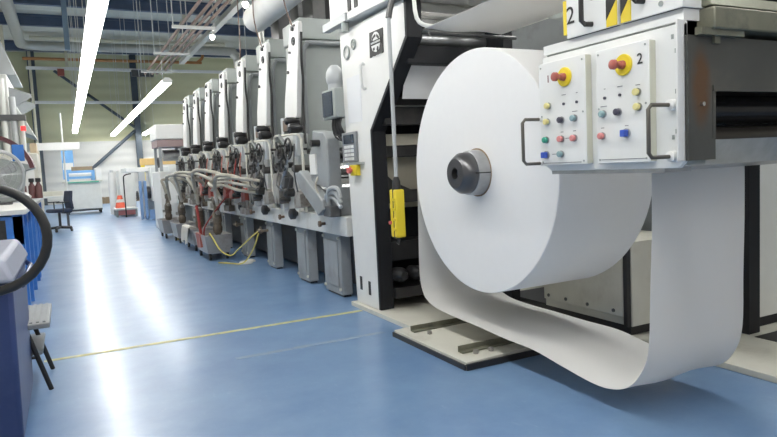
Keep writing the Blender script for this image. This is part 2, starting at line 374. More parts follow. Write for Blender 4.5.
# ------------------------------------------------------------------ left side of the aisle
# bin
bn = thing('waste_bin', 'navy blue wheeled bin with a pale lid at the left edge', 'bin', (-.5, 3.6, 0))
MB().frustum((-.72, -.25, 3.08, 3.97, .04), (-.74, -.235, 3.05, 4.0, .72)).build('body', 'binblue', bn, .02)
MB().box(-.77, -.23, 3.02, 4.04, .7, .74).build('rim', 'binblue', bn, .01)
MB().hexa([(-.78,2.99,.745),(-.215,2.99,.745),(-.215,4.06,.745),(-.78,4.06,.745),(-.74,3.06,.84),(-.26,3.06,.84),(-.26,4.0,.85),(-.74,4.0,.85)]).build('lid', 'lidgrey', bn, .02)
MB().tube([(-.23, 3.15, .73), (-.205, 3.15, .71), (-.205, 3.9, .71), (-.23, 3.9, .73)], .012, 8, 1).build('handle', 'binblue', bn)
for x in (-.66, -.32):
    MB().cyl((x-.02, 3.85, .06), (x+.02, 3.85, .06), .06).build('wheel', 'rubber', bn)
    MB().box(x-.03, x+.03, 3.16, 3.24, 0, .05).build('foot', 'rubber', bn)
# hose coil on its stand
hs = thing('hose_stand', 'steel hook stand at the left edge, outside the bin', 'stand', (-.5, 2.72, 0))
MB().cyl((-.5, 2.72, .02), (-.5, 2.72, 1.26), .018).build('post', 'darkgrey', hs)
MB().box(-.72, -.38, 2.55, 2.89, 0, .02).build('base', 'darkgrey', hs)
MB().tube([(-.5, 2.72, 1.14), (-.4, 2.66, 1.115), (-.27, 2.58, 1.115), (-.27, 2.55, 1.14)], .011, 8, 3).build('hook', 'darkgrey', hs)
c = Vector((-.27, 2.58, .96)); ring = []
for i in range(32):
    a = 2*PI*i/32; ring.append(c + Vector((math.cos(a)*.195, .0-.03*math.cos(a), math.sin(a)*.185)))
ho = tag(MB().tube(ring, .017, 10, 1, True).build('rubber_hose', 'rubber'), 'thick black rubber hose loop in front of the blue bin', 'hose')
# step stool
st = thing('step_stool', 'folding step stool with ribbed grey treads and black legs', 'stool', (-.27, 4.2, 0))
b = MB().box(-.4, -.14, 3.8, 4.4, .375, .405); b2 = MB()
for i in range(8): b2.box(-.39+i*.031, -.375+i*.031, 3.82, 4.38, .4, .412)
b.build('top_tread', 'midgrey', st, .006); b2.build('tread_ribs', 'midgrey', st)
MB().box(-.42, -.19, 3.95, 4.42, .2, .225).build('lower_tread', 'midgrey', st, .006)
for y in (3.94, 4.37):
    MB().cyl((-.27, y, .38), (-.165, y, .0), .013).build('leg', 'rubber', st)
    MB().cyl((-.36, y, .38), (-.44, y, .0), .013).build('leg', 'rubber', st)
    MB().cyl((-.4, y, .21), (-.215, y, .19), .009).build('side_bar', 'rubber', st)
# blue workbenches
def bench(y0, y1, label, drawers):
    t = thing('workbench', label, 'workbench', (-.8, y0, 0))
    x0, x1 = -1.35, -.36
    MB().box(x0-.03, x1+.03, y0-.03, y1+.03, .88, .925).build('worktop', 'cloth' if drawers else 'keys', t, .006)
    for x in (x0+.04, x1-.04):
        for y in (y0+.04, y1-.04): MB().box(x-.04, x+.04, y-.04, y+.04, 0, .88).build('leg', 'blue', t, .004)
    MB().box(x0, x1, y0, y0+.03, .62, .87).build('apron', 'blue', t, .004)
    MB().box(x1-.06, x1-.03, y0+.08, y1-.08, .74, .87).build('side_apron', 'blue', t, .004)
    MB().box(x0+.05, x1-.05, y0+.05, y1-.05, .2, .24).build('shelf', 'blue', t, .004)
    if drawers:
        MB().box(x0+.05, x1-.08, y0+.05, y0+.7, .3, .86).build('drawer_cabinet', 'blue', t, .006)
        MB().box(x0+.1, x1-.13, y0-.004, y0+.05, .66, .84).build('dark_opening', 'blackoil', t)
    for k in range(1, 3):
        y = y0 + (y1-y0)*k/3
        MB().box(x1-.06, x1-.005, y-.03, y+.03, 0, .88).build('side_post', 'blue', t, .004)
    return t
bench(6.3, 8.5, 'near blue workbench with a white top beyond the bin', True)
bench(8.7, 10.9, 'far blue workbench behind the near blue workbench', False)
# drum fan
fn = thing('drum_fan', 'round wire guarded fan standing on the near workbench', 'fan', (-.68, 8.0, .925))
b = MB()
for r_ in (.05, .1, .15, .2, .25): b.torus((-.66, 7.93 - .03*(1-r_/.25), 1.25), (.25, -1, 0), r_, .004, 28, 5)
for i in range(16):
    a = 2*PI*i/16; u = Vector((1, .25, 0)).normalized()
    b.cyl((-.66, 7.9, 1.25), Vector((-.66, 7.93, 1.25)) + (u*math.cos(a) + Vector((0, 0, 1))*math.sin(a))*.25, .003, n=5)
b.build('wire_guard', 'steel', fn)
MB().torus((-.66, 7.97, 1.25), (.25, -1, 0), .26, .02, 32, 8).build('shroud', 'keys', fn)
MB().cyl((-.69, 8.02, 1.25), (-.67, 7.94, 1.25), .06).build('hub', 'grey', fn)
b = MB()
for i in range(4):
    a = 2*PI*i/4+.4
    b.obox((-.67 + .13*math.cos(a), 7.98 + .03*math.cos(a), 1.25 + .13*math.sin(a)), (.17, .01, .09), (.35, -a, .25))
b.build('blade', 'keys', fn)
MB().box(-.8, -.54, 7.9, 8.1, .927, .95).cyl((-.68, 8.02, .94), (-.68, 8.02, 1.0), .03).build('stand', 'darkgrey', fn)
# rolled hood with dark red curve
hd = thing('curved_guard', 'dark red curved guard behind the wire fan', 'guard', (-.7, 8.8, .925))
pts = arc((-.83, 1.26), .5, .15, 1.5, 14); inner = arc((-.83, 1.26), .45, 1.5, .15, 14)
MB().prism(pts + inner, 'Y', 9.0, 9.5).build('shell', mat('oxblood', (.1, .03, .035), .4), hd)
MB().prism([(-.83,.93),(-.5,.93),(-.45,1.3),(-.33,1.33),(-.34,1.36),(-.83,1.5)], 'Y', 9.02, 9.48).build('base', 'grey', hd, .01)
MB().box(-.56, -.43, 8.98, 9.02, 1.42, 1.62).build('blue_cover', 'blue', hd, .006)
# white machine, far end of the workbench
mc = thing('electrical_cabinet', 'tall cream cabinet with a red signal lamp beyond the workbenches', 'cabinet', (-.8, 11.6, 0))
MB().box(-1.4, -.36, 11.1, 12.0, 0, 1.6).build('body', 'cream', mc, .012)
MB().box(-1.36, -.42, 11.085, 11.1, .15, 1.5).build('door', 'white', mc, .004)
MB().box(-.55, -.5, 11.06, 11.085, .8, .95).build('handle', 'black', mc)
MB().cyl((-.52, 11.3, 1.6), (-.52, 11.3, 1.95), .02).build('signal_mast', 'rail', mc)
MB().cyl((-.52, 11.3, 1.95), (-.52, 11.3, 2.02), .035).build('signal_lamp', 'redlamp', mc, label='glowing red signal lamp')
cb = thing('carton', 'brown carton on top of the tall cream cabinet', 'box', (-.6, 11.5, 1.6))
MB().box(-.46, -.2-.17, 11.3, 11.8, 1.602, 1.76).build('box_body', 'box', cb, .004)
MB().box(-.46, -.37, 11.53, 11.57, 1.76, 1.763).build('tape', 'cream', cb)
for i, (x, y, lab) in enumerate(((-.55, 10.3, 'leftmost of three dark bottles on the far workbench'), (-.44, 10.32, 'middle of three dark bottles on the far workbench'), (-.355, 10.3, 'rightmost of three dark bottles on the far workbench'))):
    if i == 0:
        bo = thing('bottle', lab, 'bottle', (x, y, .925), 'bottles on the far workbench')
        MB().lathe((x, y, .926), (0, 0, 1), [(0, .045), (.17, .045), (.21, .022), (.23, .022)]).build('body', 'glassjar', bo)
        MB().cyl((x, y, 1.156), (x, y, 1.21), .035).build('cap', 'black', bo)
    else: dup(bo, (x, y, .925), lab)
b = MB(); random.seed(3)
rs = []
for j in range(5):
    z = .926 + .035*j; sc = (1, 1.03, .9, .6, .2)[j]
    rs.append([(-.62 + .17*sc*math.cos(2*PI*i/14)*(1+.2*random.random()), 9.95-.25 + .2*sc*math.sin(2*PI*i/14)*(1+.2*random.random()), z + .02*random.random()*(j > 0)) for i in range(14)])
tag(b.rings(rs).build('cleaning_cloth', 'cloth'), 'crumpled white cloth on the far workbench before the bottles', 'cloth')
# machine and hood above at far left
mh = thing('packing_machine', 'tall pale grey machine with ribbed front at the far left', 'machine', (-1.2, 13.4, 0))
MB().box(-2.0, -.75, 12.6, 14.6, 0, 3.0).build('body', 'rail', mh, .02)
b = MB()
for i in range(5): b.box(-1.95+i*.24, -1.85+i*.24, 12.54, 12.6, 1.2, 2.95)
b.build('ribbed_front', 'grey', mh)
for x, z1, m in ((-.98, 3.0, 'grey'), (-.84, 2.9, 'rail'), (-.7, 2.6, 'keys'), (-.6, 2.3, 'pipegrey')): MB().cyl((x, 12.45, .0), (x, 12.45, z1), .05, n=10).build('riser_pipe', m, mh)
MB().box(-1.0, -.52, 12.38, 12.52, 2.2, 2.3).build('pipe_clamp', 'darkgrey', mh)
MB().prism([(-1.6, 3.0), (-.6, 3.0), (-.85, 3.7), (-1.5, 3.7)], 'Y', 12.7, 14.4).build('hood', 'keys', mh, .015)
for yb in (12.7, 14.3): MB().prism([(-.75, 2.4), (-.42, 2.62), (-.42, 2.68), (-.75, 2.8)], 'Y', yb, yb+.06).build('bracket', 'midgrey', mh)
MB().hexa([(-.75,12.7,2.1),(-.42,12.8,1.95),(-.42,14.3,1.95),(-.75,14.3,2.1),(-.75,12.7,2.66),(-.46,12.8,2.05),(-.46,14.3,2.05),(-.75,14.3,2.66)]).build('chute', 'grey', mh, .01)
# linear bench lamp on a stand
ll = thing('task_lamp', 'white linear task lamp on a thin pole above the desk', 'lamp', (0, 18.5, .78))
MB().prism([(18.22, 1.94), (18.5, 1.98), (18.5, 2.06), (18.26, 2.13)], 'X', -.72, .38).build('lamp_head', 'white', ll, .006)
MB().cyl((.0, 18.56, .79), (.0, 18.56, 2.9), .022).build('pole', 'rail', ll)
MB().box(-.12, .02, 18.5, 18.66, .781, .8).build('foot', 'rail', ll)
MB().tube([(0, 18.56, 2.1), (-.3, 18.54, 2.1), (-.6, 18.45, 2.02), (-.95, 18.4, 1.75)], .03, 8, 3).build('arm', 'rail', ll)
# desk beyond
dk = thing('desk', 'pale desk behind the office chair', 'desk', (-.6, 18.6, 0))
MB().box(-1.6, .02, 18.0, 19.2, .74, .78).build('desktop', 'rail', dk, .005)
for x, y in ((-1.55, 18.05), (-.03, 18.05), (-1.55, 19.15), (-.03, 19.15)): MB().box(x-.03, x+.03, y-.03, y+.03, 0, .74).build('leg', 'darkgrey', dk)
MB().box(-.8, -.1, 18.3, 18.7, .782, .9).build('drawer_unit', 'cream', dk, .005)
# office chair
ch = thing('office_chair', 'dark blue office swivel chair on castors beside the desk', 'chair', (0, 0, 0))
MB().prism([(-.22,-.22),(.22,-.22),(.24,0),(.22,.2),(-.22,.2),(-.24,0)], 'Z', .44, .52).build('seat', 'fabric', ch, .03)
rs = []
for j in range(7):
    z = .5+.07*j; rs.append([(.2+.03*abs(j-3)/3-.02, -.2*(1-.1*abs(j-3)/3), z), (.245+.03*abs(j-3)/3, -.2*(1-.1*abs(j-3)/3), z), (.245+.03*abs(j-3)/3, .2*(1-.1*abs(j-3)/3), z), (.2+.03*abs(j-3)/3-.02, .2*(1-.1*abs(j-3)/3), z)])
MB().rings(rs).build('backrest', 'fabric', ch, .015)
MB().tube([(.05, 0, .43), (.24, 0, .42), (.29, 0, .5), (.27, 0, .62)], .02, 8, 3).build('back_support', 'black', ch)
MB().cyl((0, 0, .1), (0, 0, .44), .03).build('gas_column', 'black', ch)
for i in range(5):
    a = 2*PI*i/5+.3
    lg = MB().cyl((0, 0, .1), (.29*math.cos(a), .29*math.sin(a), .075), .035, .024, 8).build('base_arm', 'black', ch)
    MB().cyl((.28*math.cos(a)-.02, .28*math.sin(a), .03), (.28*math.cos(a)+.02, .28*math.sin(a), .03), .03).build('castor', 'rubber', lg)
for sy in (-1, 1):
    MB().tube([(.0, sy*.2, .44), (.0, sy*.28, .46), (.0, sy*.28, .66)], .014, 8, 1).box(-.14, .12, sy*.28-.03, sy*.28+.03, .66, .685).build('armrest', 'black', ch)
ch.location = (-.2, 16.4, 0); ch.rotation_euler = (0, 0, .35)

# ------------------------------------------------------------------ far end of the aisle
fc = thing('inspection_trolley', 'large white machine trolley with light blue rails at the far wall', 'machine', (.5, 24.3, 0))
MB().box(-.06, 1.06, 24.0, 25.2, .16, 1.08).build('body', 'rail', fc, .02)
MB().box(-.12, 1.12, 23.95, 25.25, 1.08, 1.13).build('worktop', 'cream', fc, .008)
MB().box(.05, 1.0, 23.93, 23.95, 1.06, 1.1).build('green_edge', 'green', fc)
MB().box(-.05, 1.05, 24.05, 25.1, .1, .16).build('under_frame', 'darkgrey', fc)
for x in (.0, 1.0):
    for y in (24.1, 25.05): MB().cyl((x-.03, y, .06), (x+.03, y, .06), .06).build('castor', 'rubber', fc)
for x in (.05, .85):
    for y in (24.1, 25.0): MB().box(x-.05, x+.05, y, y+.1, 1.13, 1.48).build('rail_post', 'lightblue', fc, .006)
for z in (1.4, 1.2): MB().box(.1, .8, 24.1, 24.18, z, z+.08).build('cross_rail', 'lightblue', fc, .006)
MB().cyl((.1, 24.5, 1.33), (.8, 24.5, 1.33), .12).build('drum', 'white', fc)
MB().box(.92, 1.1, 24.0, 25.1, 1.13, 1.55).build('end_housing', 'white', fc, .01)
bs = thing('banner_stand', 'blue and white upright banner left of the white trolley', 'banner', (.1, 26, 0))
MB().cyl((.1, 26.02, 0), (.1, 26.02, 2.3), .02).build('pole', 'rail', bs); MB().box(-.15, .35, 25.9, 26.14, 0, .03).build('foot', 'rail', bs)
MB().box(-.08, .3, 25.985, 26.0, 1.2, 2.25).build('cloth', 'lightblue', bs); MB().box(-.06, .28, 25.98, 25.985, 1.55, 1.8).build('white_band', 'white', bs)
def pallet(x, y, z, label, n=1):
    t = thing('pallet', label, 'pallet', (x, y, z))
    b = MB()
    for i in range(6): b.box(x-.6+i*.21, x-.45+i*.21, y-.4, y+.4, z+.12, z+.145)
    b.build('top_boards', 'wood', t)
    b = MB()
    for sy in (-.37, 0, .37): b.box(x-.6, x+.6, y+sy-.05, y+sy+.05, z+.0, z+.12)
    b.build('bearers', 'wood', t)
    return t
pl = pallet(1.75, 33.0, 0, 'lower wooden pallet on the floor by the back wall'); pallet(1.8, 33.0, .147, 'upper wooden pallet stacked by the back wall')
pallet(2.95, 33.8, 0, 'wooden pallet alone on the floor right of the pallet stack')
cr = thing('wooden_crate', 'flat brown wooden crate on top of the white trolley housing', 'crate', (.45, 24.8, 1.48))
MB().box(.2, .85, 24.45, 25.15, 1.482, 1.5).box(.2, .85, 24.45, 24.47, 1.5, 1.62).box(.2, .85, 25.13, 25.15, 1.5, 1.62).box(.2, .22, 24.47, 25.13, 1.5, 1.62).box(.83, .85, 24.47, 25.13, 1.5, 1.62).build('crate_body', 'wood', cr)
# low stand with cone
ls = thing('low_platform', 'low white platform table carrying the orange cone', 'platform', (1.6, 20.9, 0))
MB().box(1.24, 1.86, 20.4, 21.5, .2, .25).build('deck', 'rail', ls, .006)
for x in (1.28, 1.82):
    for y in (20.45, 21.45): MB().box(x-.03, x+.03, y-.03, y+.03, 0, .2).build('leg', 'grey', ls)
MB().box(1.3, 1.8, 20.5, 21.4, .05, .19).build('crate_below', 'pink', ls, label='faded pink crate under the deck')
cn = thing('traffic_cone', 'orange and white cone on the low white platform', 'cone', (1.42, 21.0, .25))
MB().box(1.28, 1.56, 20.86, 21.14, .251, .27).build('base', 'orange', cn)
MB().lathe((1.42, 21.0, .27), (0, 0, 1), [(0, .15), (.36, .06)]).build('body', 'orange', cn)
MB().lathe((1.42, 21.0, .27), (0, 0, 1), [(.15, .116), (.24, .094)]).build('white_band', 'white', cn)
wr = thing('paper_bundle', 'wrapped white paper roll standing upright beside the cone', 'roll', (1.32, 22.3, 0))
MB().lathe((1.32, 22.3, 0), (0, 0, 1), [(0, .12), (.9, .12), (1.3, .1), (1.35, .1)]).build('wrapping', 'cloth', wr); MB().cyl((1.32, 22.3, 1.35), (1.32, 22.3, 1.42), .05).build('core_plug', 'keys', wr)
# delivery end machines
dv = thing('delivery_machine', 'white and blue delivery machine at the far end of the press', 'machine', (2.2, 19, 0))
MB().box(2.02, 2.5, 18.0, 18.6, .5, 1.42).build('upper_cabinet', 'rail', dv, .02)
MB().box(1.5, 1.95, 21.8, 22.9, .02, 1.4).build('rear_cabinet', 'rail', dv, .015)
MB().box(1.45, 2.4, 18.4, 20.2, 1.3, 1.42).build('top_cover', 'white', dv, .01)
for x in (1.72, 1.84): MB().box(x, x+.07, 18.1, 18.2, 0.02, 1.05).build('blue_post', 'delblue', dv, .006)
MB().box(1.74, 1.9, 18.2, 18.4, .7, 1.3).build('grey_post', 'keys', dv, .006)
MB().box(1.9, 2.6, 18.6, 20.2, .02, .9).build('lower_frame', 'keys', dv, .01)
MB().box(1.92, 2.3, 17.9, 18.05, .02, .28).build('lower_guard', 'delblue', dv)
MB().lathe((1.92, 18.28, .72), (1, 0, 0), [(0, .16), (.5, .16)]).build('roller', 'black', dv)
MB().torus((1.68, 18.3, .66), (1, 0, 0), .11, .025).build('handwheel', 'black', dv)
MB().tube([(1.5, 20.1, 0), (1.5, 20.1, 1.0), (1.52, 20.0, 1.22), (1.7, 19.9, 1.27)], .018, 8, 3).build('pipe', 'black', dv)
oc = thing('crane_beam', 'yellow orange horizontal beam behind the delivery machine', 'beam', (2.6, 23, 0))
MB().box(2.28, 4.6, 23, 23.15, 1.55, 1.78).build('crossbeam', mat('crane_yellow', (.72, .5, .2), .5), oc, .01)
for x in (2.36, 4.5): MB().box(x-.06, x+.06, 23, 23.15, 0, 1.55).build('post', 'hazard', oc)

# head tower at the far end of the printing line
ht = thing('control_tower', 'white box on two grey posts at the far end of the press', 'machine', (2.2, 14.6, 0))
for x, y in ((1.86, 14.5), (2.32, 14.5), (1.86, 15.3), (2.32, 15.3)): MB().box(x-.03, x+.03, y-.03, y+.03, .85, 1.95).build('post', 'midgrey', ht)
MB().box(1.78, 2.42, 14.4, 15.4, 1.94, 2.26).build('head_box', 'white', ht, .02)
MB().box(1.8, 2.4, 14.42, 15.38, 1.78, 1.93).build('brown_slats', mat('dusty_mauve', (.3, .22, .22), .5), ht)
MB().box(1.75, 2.1, 14.0, 15.3, 0, 1.25).build('cabinet', 'white', ht, .012)
MB().box(2.1, 2.45, 14.45, 15.4, 0, .86).build('base', 'grey', ht, .012)
MB().cyl((1.95, 14.8, 1.6), (2.3, 14.8, 1.6), .12).build('roller', 'steel', ht)
MB().torus((1.82, 14.6, 1.45), (1, 0, 0), .1, .015).build('handwheel', 'black', ht)

# ------------------------------------------------------------------ the press
pb = thing('press_base', 'long white base beam of the press on grey pedestals', 'press', (2.1, 5, 0))
MB().box(2.05, 2.2, 4.86, 14, .57, .735).build('side_beam', 'beamwhite', pb, .006)
MB().box(3.55, 3.7, 4.86, 14, .57, .735).build('far_beam', 'beamwhite', pb, .006)
b = MB()
for y in range(5, 15): b.box(2.2, 3.55, y*.93+.4, y*.93+.52, .58, .7)
b.build('cross_members', 'darkgrey', pb)
MB().box(2.42, 3.5, 5.0, 14.0, .02, .56).build('gap_shade_block', 'black', pb)  # black block added to paint the shade between the pedestals
for y0, y1 in ((5.14, 5.56), (6.0, 6.34), (7.16, 7.46), (8.4, 8.74), (9.7, 10.05), (10.9, 11.25), (12.1, 12.45), (13.3, 13.65)):
    p = MB().box(2.1, 2.2, y0, y1, .02, .57).build('pedestal', 'midgrey', pb, .008)
    MB().box(2.09, 2.1, y0+.06, y1-.05, .09, .5).build('access_panel', 'midgrey', p, .004)
    MB().box(2.12, 2.19, y0+.02, y1-.02, 0, .02).build('foot', 'black', p)
    b = MB()
    for yy in (y0+.03, y1-.025):
        for z in (.07, .53): b.cyl((2.085, yy, z), (2.1, yy, z), .014, n=8)
    b.build('bolts', 'cream', p)
    MB().box(3.45, 3.75, y0, y1, 0, .57).build('far_pedestal', 'midgrey', pb)
for y in (5.35, 6.55, 7.75):
    MB().cyl((2.0, y, .655), (2.05, y, .655), .014).lathe((1.99, y, .655), (1, 0, 0), [(0, .03), (.02, .03)], 6).build('clamp_knob', 'motorbrown', pb)
for y in (6.1, 7.1, 8.2):
    MB().lathe((1.96, y, .71), (1, 0, 0), [(0, .03), (.015, .055), (.06, .055), (.075, .03), (.09, .02)]).build('adjusting_wheel', 'black', pb)
for y in (7.35, 8.55):
    b = MB().tube([(2.1, y, .45), (2.03, y, .45), (2.0, y+.04, .46), (2.0, y+.12, .44)], .016, 8, 3).cyl((2.0, y-.05, .45), (2.0, y+.05, .45), .022).cyl((2.0, y, .42), (2.0, y, .5), .012)
    b.build('air_valve', 'pumpbrown', pb)

for i in range(6):
    y = 8.0 + i*.95
    b = MB().box(1.97, 2.05, y-.16, y+.16, .62, .7)
    for j in range(3): b.cyl((2.0, y-.1+.1*j, .7), (2.0, y-.1+.1*j, .8), .022, n=10).cyl((1.93, y-.1+.1*j, .75), (2.0, y-.1+.1*j, .75), .014, n=8)
    b.build('valve_manifold', 'pumpbrown' if i % 2 else 'inkmetal', pb)

def printing_unit(red):
    t = thing('printing_unit', '', 'printing unit', (0, 0, 0), 'printing units of the press')
    # white leaning side frame
    MB().prism([(-.01,1.66),(.38,1.66),(.34,1.85),(.17,2.25),(.05,2.53),(.01,2.56),(-.17,2.56),(-.19,2.53),(-.16,2.3),(-.08,2.0)], 'X', -.03, .02).build('side_frame', 'white', t, .008)
    MB().torus((-.035, -.05, 2.39), (1,0,0), .035, .008).cyl((-.04, -.05, 2.39), (-.03, -.05, 2.39), .012).build('gauge', 'darkgrey', t)
    for y, z, r in ((-.06, 2.5, .018), (.15, 2.12, .015), (.06, 2.3, .012)): MB().cyl((-.055, y, z), (-.03, y, z), r).build('side_knob', 'darkgrey', t)
    MB().box(-.045, -.03, -.12, -.02, 2.52, 2.535).build('top_clip', 'darkgrey', t)
    # grey enclosure with conduit
    MB().box(.1, 1.5, .12, .62, 1.35, 2.44).build('enclosure', 'grey', t, .015)
    MB().box(.09, 1.52, .1, .64, 2.45, 2.66).build('top_housing', 'grey', t, .012)
    MB().tube([(.1,.07,1.5),(.1,.07,2.0),(.11,.07,2.3),(.15,.07,2.39),(.26,.07,2.41),(1.5,.07,2.41)], .024, 8, 3).build('conduit', 'midgrey', t)
    MB().tube([(.0,-.2,2.45),(.0,-.16,2.2),(.03,-.09,2.0),(.03,-.04,1.7),(.03,-.06,1.4)], .013, 8, 4).build('cable_loom', 'blackoil', t)
    # drive motor
    MB().box(-.06, .05, .12, .36, 1.545, 1.66).build('drive_motor', 'motorbrown', t, .006)
    MB().box(-.05, .04, .36, .46, 1.52, 1.69).build('gear_case', 'keys', t, .006)
    MB().lathe((-.13, .07, 1.63), (1,0,0), [(0,.025),(.02,.04),(.1,.04),(.15,.03)]).lathe((-.13, .0, 1.555), (1,0,0), [(0,.03),(.02,.052),(.1,.052),(.15,.03)]).build('motor_fan', 'black', t)
    MB().tube([(-.1,.56,1.3),(-.1,.56,1.46),(-.1,.5,1.51),(-.1,.2,1.5),(-.1,-.12,1.49),(-.06,-.16,1.45),(-.04,-.16,1.2)], .012, 8, 3).build('guard_rail', 'cream', t)
    # handwheels
    for y, z, R in ((.3, 1.34, .085), (.02, 1.36, .1), (.18, 1.2, .05)):
        b = MB().torus((-.13, y, z), (1,0,0), R, .011)
        for a in (0.3, 2.4, 4.5): b.cyl((-.13, y, z), (-.13, y+R*math.cos(a), z+R*math.sin(a)), .01, n=6)
        b.cyl((-.16, y, z), (.06, y, z), .03).cyl((-.2, y+R*.8, z+R*.3), (-.13, y+R*.8, z+R*.3), .012)
        b.build('handwheel', 'blackoil', t)
    # lower frame and cylinders
    MB().prism([(.06,.735),(.42,.735),(.36,1.0),(.4,1.3),(.5,1.5),(-.06,1.5),(.02,1.28),(.1,1.0)], 'X', -.03, .06).build('lower_frame', 'beamwhite', t, .006)
    MB().prism([(-.12,.74),(.03,.74),(0,1.0),(-.02,1.3),(-.07,1.3),(-.07,1.0)], 'X', .0, .08).build('bracket_plate', 'grey', t, .006)
    MB().box(.08, 1.45, .3, .6, .78, 1.35).build('web_guard', 'white', t, .008)
    for y, z, r, m in ((-.02, 1.12, .085, 'chrome'), (-.08, .93, .065, 'steel'), (.12, 1.29, .05, 'black')):
        MB().cyl((.02, y, z), (1.45, y, z), r).build('roller', m, t)
    im = 'redink' if red else 'inkmetal'
    MB().prism([(.44,.8),(.62,.8),(.66,1.0),(.6,1.12),(.46,1.12)], 'X', -.12, .1).build('ink_pan', im, t, .006)
    MB().prism([(-.24,.79),(-.04,.77),(-.04,.86),(-.1,.95),(-.22,.92)], 'X', -.12, .02).build('doctor_blade_unit', im if red else 'inkmetal', t, .005)
    MB().obox((-.06, .5, 1.25), (.1, .13, .22), (.2, 0, 0)).obox((-.08, .28, 1.05), (.09, .16, .12), (.4, 0, 0)).build('adjuster_block', 'darkgrey', t, .005)
    for y, z, r in ((.22,.92,.045),(.36,.85,.03),(-.1,1.16,.04),(.48,1.2,.03)): MB().lathe((-.14,y,z), (1,0,0), [(0,r*.5),(.02,r),(.1,r),(.2,r*.7)], 12).build('bearing_cap', 'blackoil', t)
    MB().cyl((-.1,.42,.95), (-.12,.12,1.2), .022, n=10).cyl((-.12,.12,1.2), (-.13,.02,1.28), .009, n=8).build('air_cylinder', 'steel', t)
    MB().box(-.1, -.03, -.16, -.06, 1.28, 1.5).build('terminal_box', 'keys', t, .005)
    MB().box(-.09, -.02, .4, .52, .74, .8).build('foot_bracket', 'keys', t, .004)
    MB().cyl((-.06,-.22,.74), (-.06,-.19,1.45), .014, n=8).build('support_rod', 'cream', t)
    MB().obox((-.12,.2,1.45), (.02, .26, .03), (.5,0,0)).build('lever', 'steel', t)
    b = MB().tube([(-.08,.56,1.45),(-.12,.6,1.2),(-.1,.56,1.0),(-.13,.5,.78)], .008, 7, 4).tube([(-.1,-.1,1.4),(-.14,-.16,1.2),(-.12,-.14,1.0),(-.1,-.2,.8)], .008, 7, 4).tube([(-.12,.4,1.15),(-.18,.3,1.0),(-.14,.1,.95),(-.12,.0,1.1)], .008, 7, 4)
    b.build('feed_pipes', 'darkgrey' if not red else 'rustred', t)
    return t
U0 = 6.02; PITCH = 1.06
ua = printing_unit(False); ur = printing_unit(True)
ordn = ['nearest printing unit, white leaning frame beside the grey hopper', 'second printing unit from the unwinder, white leaning frame', 'third printing unit from the unwinder, red inked pans', 'fourth printing unit from the unwinder, red inked pans', 'fifth printing unit from the unwinder, red inked pans', 'sixth printing unit from the unwinder', 'seventh printing unit from the unwinder, farthest white leaning frame']
for k, xs in ((0, (2.38, 2.62)), (1, (2.35, 2.6))):
    for j, x in enumerate(xs):
        y = U0+PITCH*k
        tag(MB().box(x, x+.14, y+.2, y+.5, 2.662, 4.2).build('exhaust_duct', 'darkgrey', None, .006), '%s dark exhaust duct rising from the %s grey tower' % (('left', 'right')[j], ('nearest', 'second')[k]), 'duct', 'exhaust ducts above the towers')
for k in range(7):
    src = ur if k in (2, 3, 4) else ua
    loc = (2.1, U0 + PITCH*k, 0)
    if k == 0: ua.location = loc; ua['label'] = ordn[0]
    elif k == 2: ur.location = loc; ur['label'] = ordn[2]
    else: dup(src, loc, ordn[k])

# hopper-like web guide at the press mouth
wg = thing('web_guide', 'grey sloping housing with a slanted arm beside the white unwinder frame', 'machine', (2.05, 5.1, .735))
MB().prism([(5.02,.97),(5.46,1.02),(5.46,1.3),(5.38,1.36),(5.36,1.49),(5.1,1.46),(5.02,1.4)], 'X', 1.98, 2.1).build('housing', 'midgrey', wg, .012)
MB().prism([(5.76,1.1),(5.66,.98),(5.2,.74),(5.06,.8),(5.08,.88),(5.62,1.14)], 'X', 1.93, 2.02).build('slanted_arm', 'midgrey', wg, .01)
MB().box(2.06, 2.18, 5.0, 5.2, .738, .98).build('support_post', 'midgrey', wg)
MB().cyl((1.9, 5.2, 1.37), (1.98, 5.2, 1.37), .03).build('clamp_knob', 'black', wg)
MB().box(1.965, 1.98, 5.28, 5.43, 1.1, 1.28).build('name_plate', 'white', wg)
for dy, dz in ((0, 0), (.05, -.04), (-.05, .04)):
    MB().tube([(2.0, 5.15+dy, .8), (1.96, 5.05+dy, .92+dz), (2.0, 4.95+dy, .94+dz), (2.02, 4.88, .86+dz)], .018, 8, 4).build('air_hose', 'keys', wg)
MB().tube([(2.0, 5.3, 1.1), (1.94, 5.24, 1.0), (1.96, 5.18, .9), (2.02, 5.12, .8)], .009, 8, 4).build('cable', 'hose', wg)
MB().box(1.95, 2.05, 4.95, 5.12, .738, .83).build('valve_block', 'darkgrey', wg, .006)
# operator display
hm = thing('operator_display', 'grey operator display with dark screen left of the white unwinder frame', 'display', (2.05, 4.95, 1.5))
MB().box(2.0, 2.12, 4.84, 5.12, 1.56, 1.8).build('case', 'grey', hm, .008)
MB().box(1.992, 2.0, 4.89, 5.1, 1.58, 1.78).build('screen', 'screen', hm)
b = MB()
for i, y in enumerate((4.88, 4.93, 4.98, 5.03)): b.tube([(2.06, y, 1.56), (2.05, y, 1.5), (2.07, y-.01, 1.44-.01*i), (2.12, 4.92, 1.36)], .012, 7, 3)
b.build('cables', 'black', hm)
MB().box(2.1, 2.35, 4.9, 5.0, 1.6, 1.75).box(2.2, 2.35, 4.88, 5.05, 1.45, 1.6).build('mount', 'midgrey', hm)
MB().ball((2.06, 4.96, 1.9), .075, 1.4).cyl((2.06, 4.96, 1.8), (2.06, 4.96, 1.86), .06).build('beacon_housing', 'keys', hm)
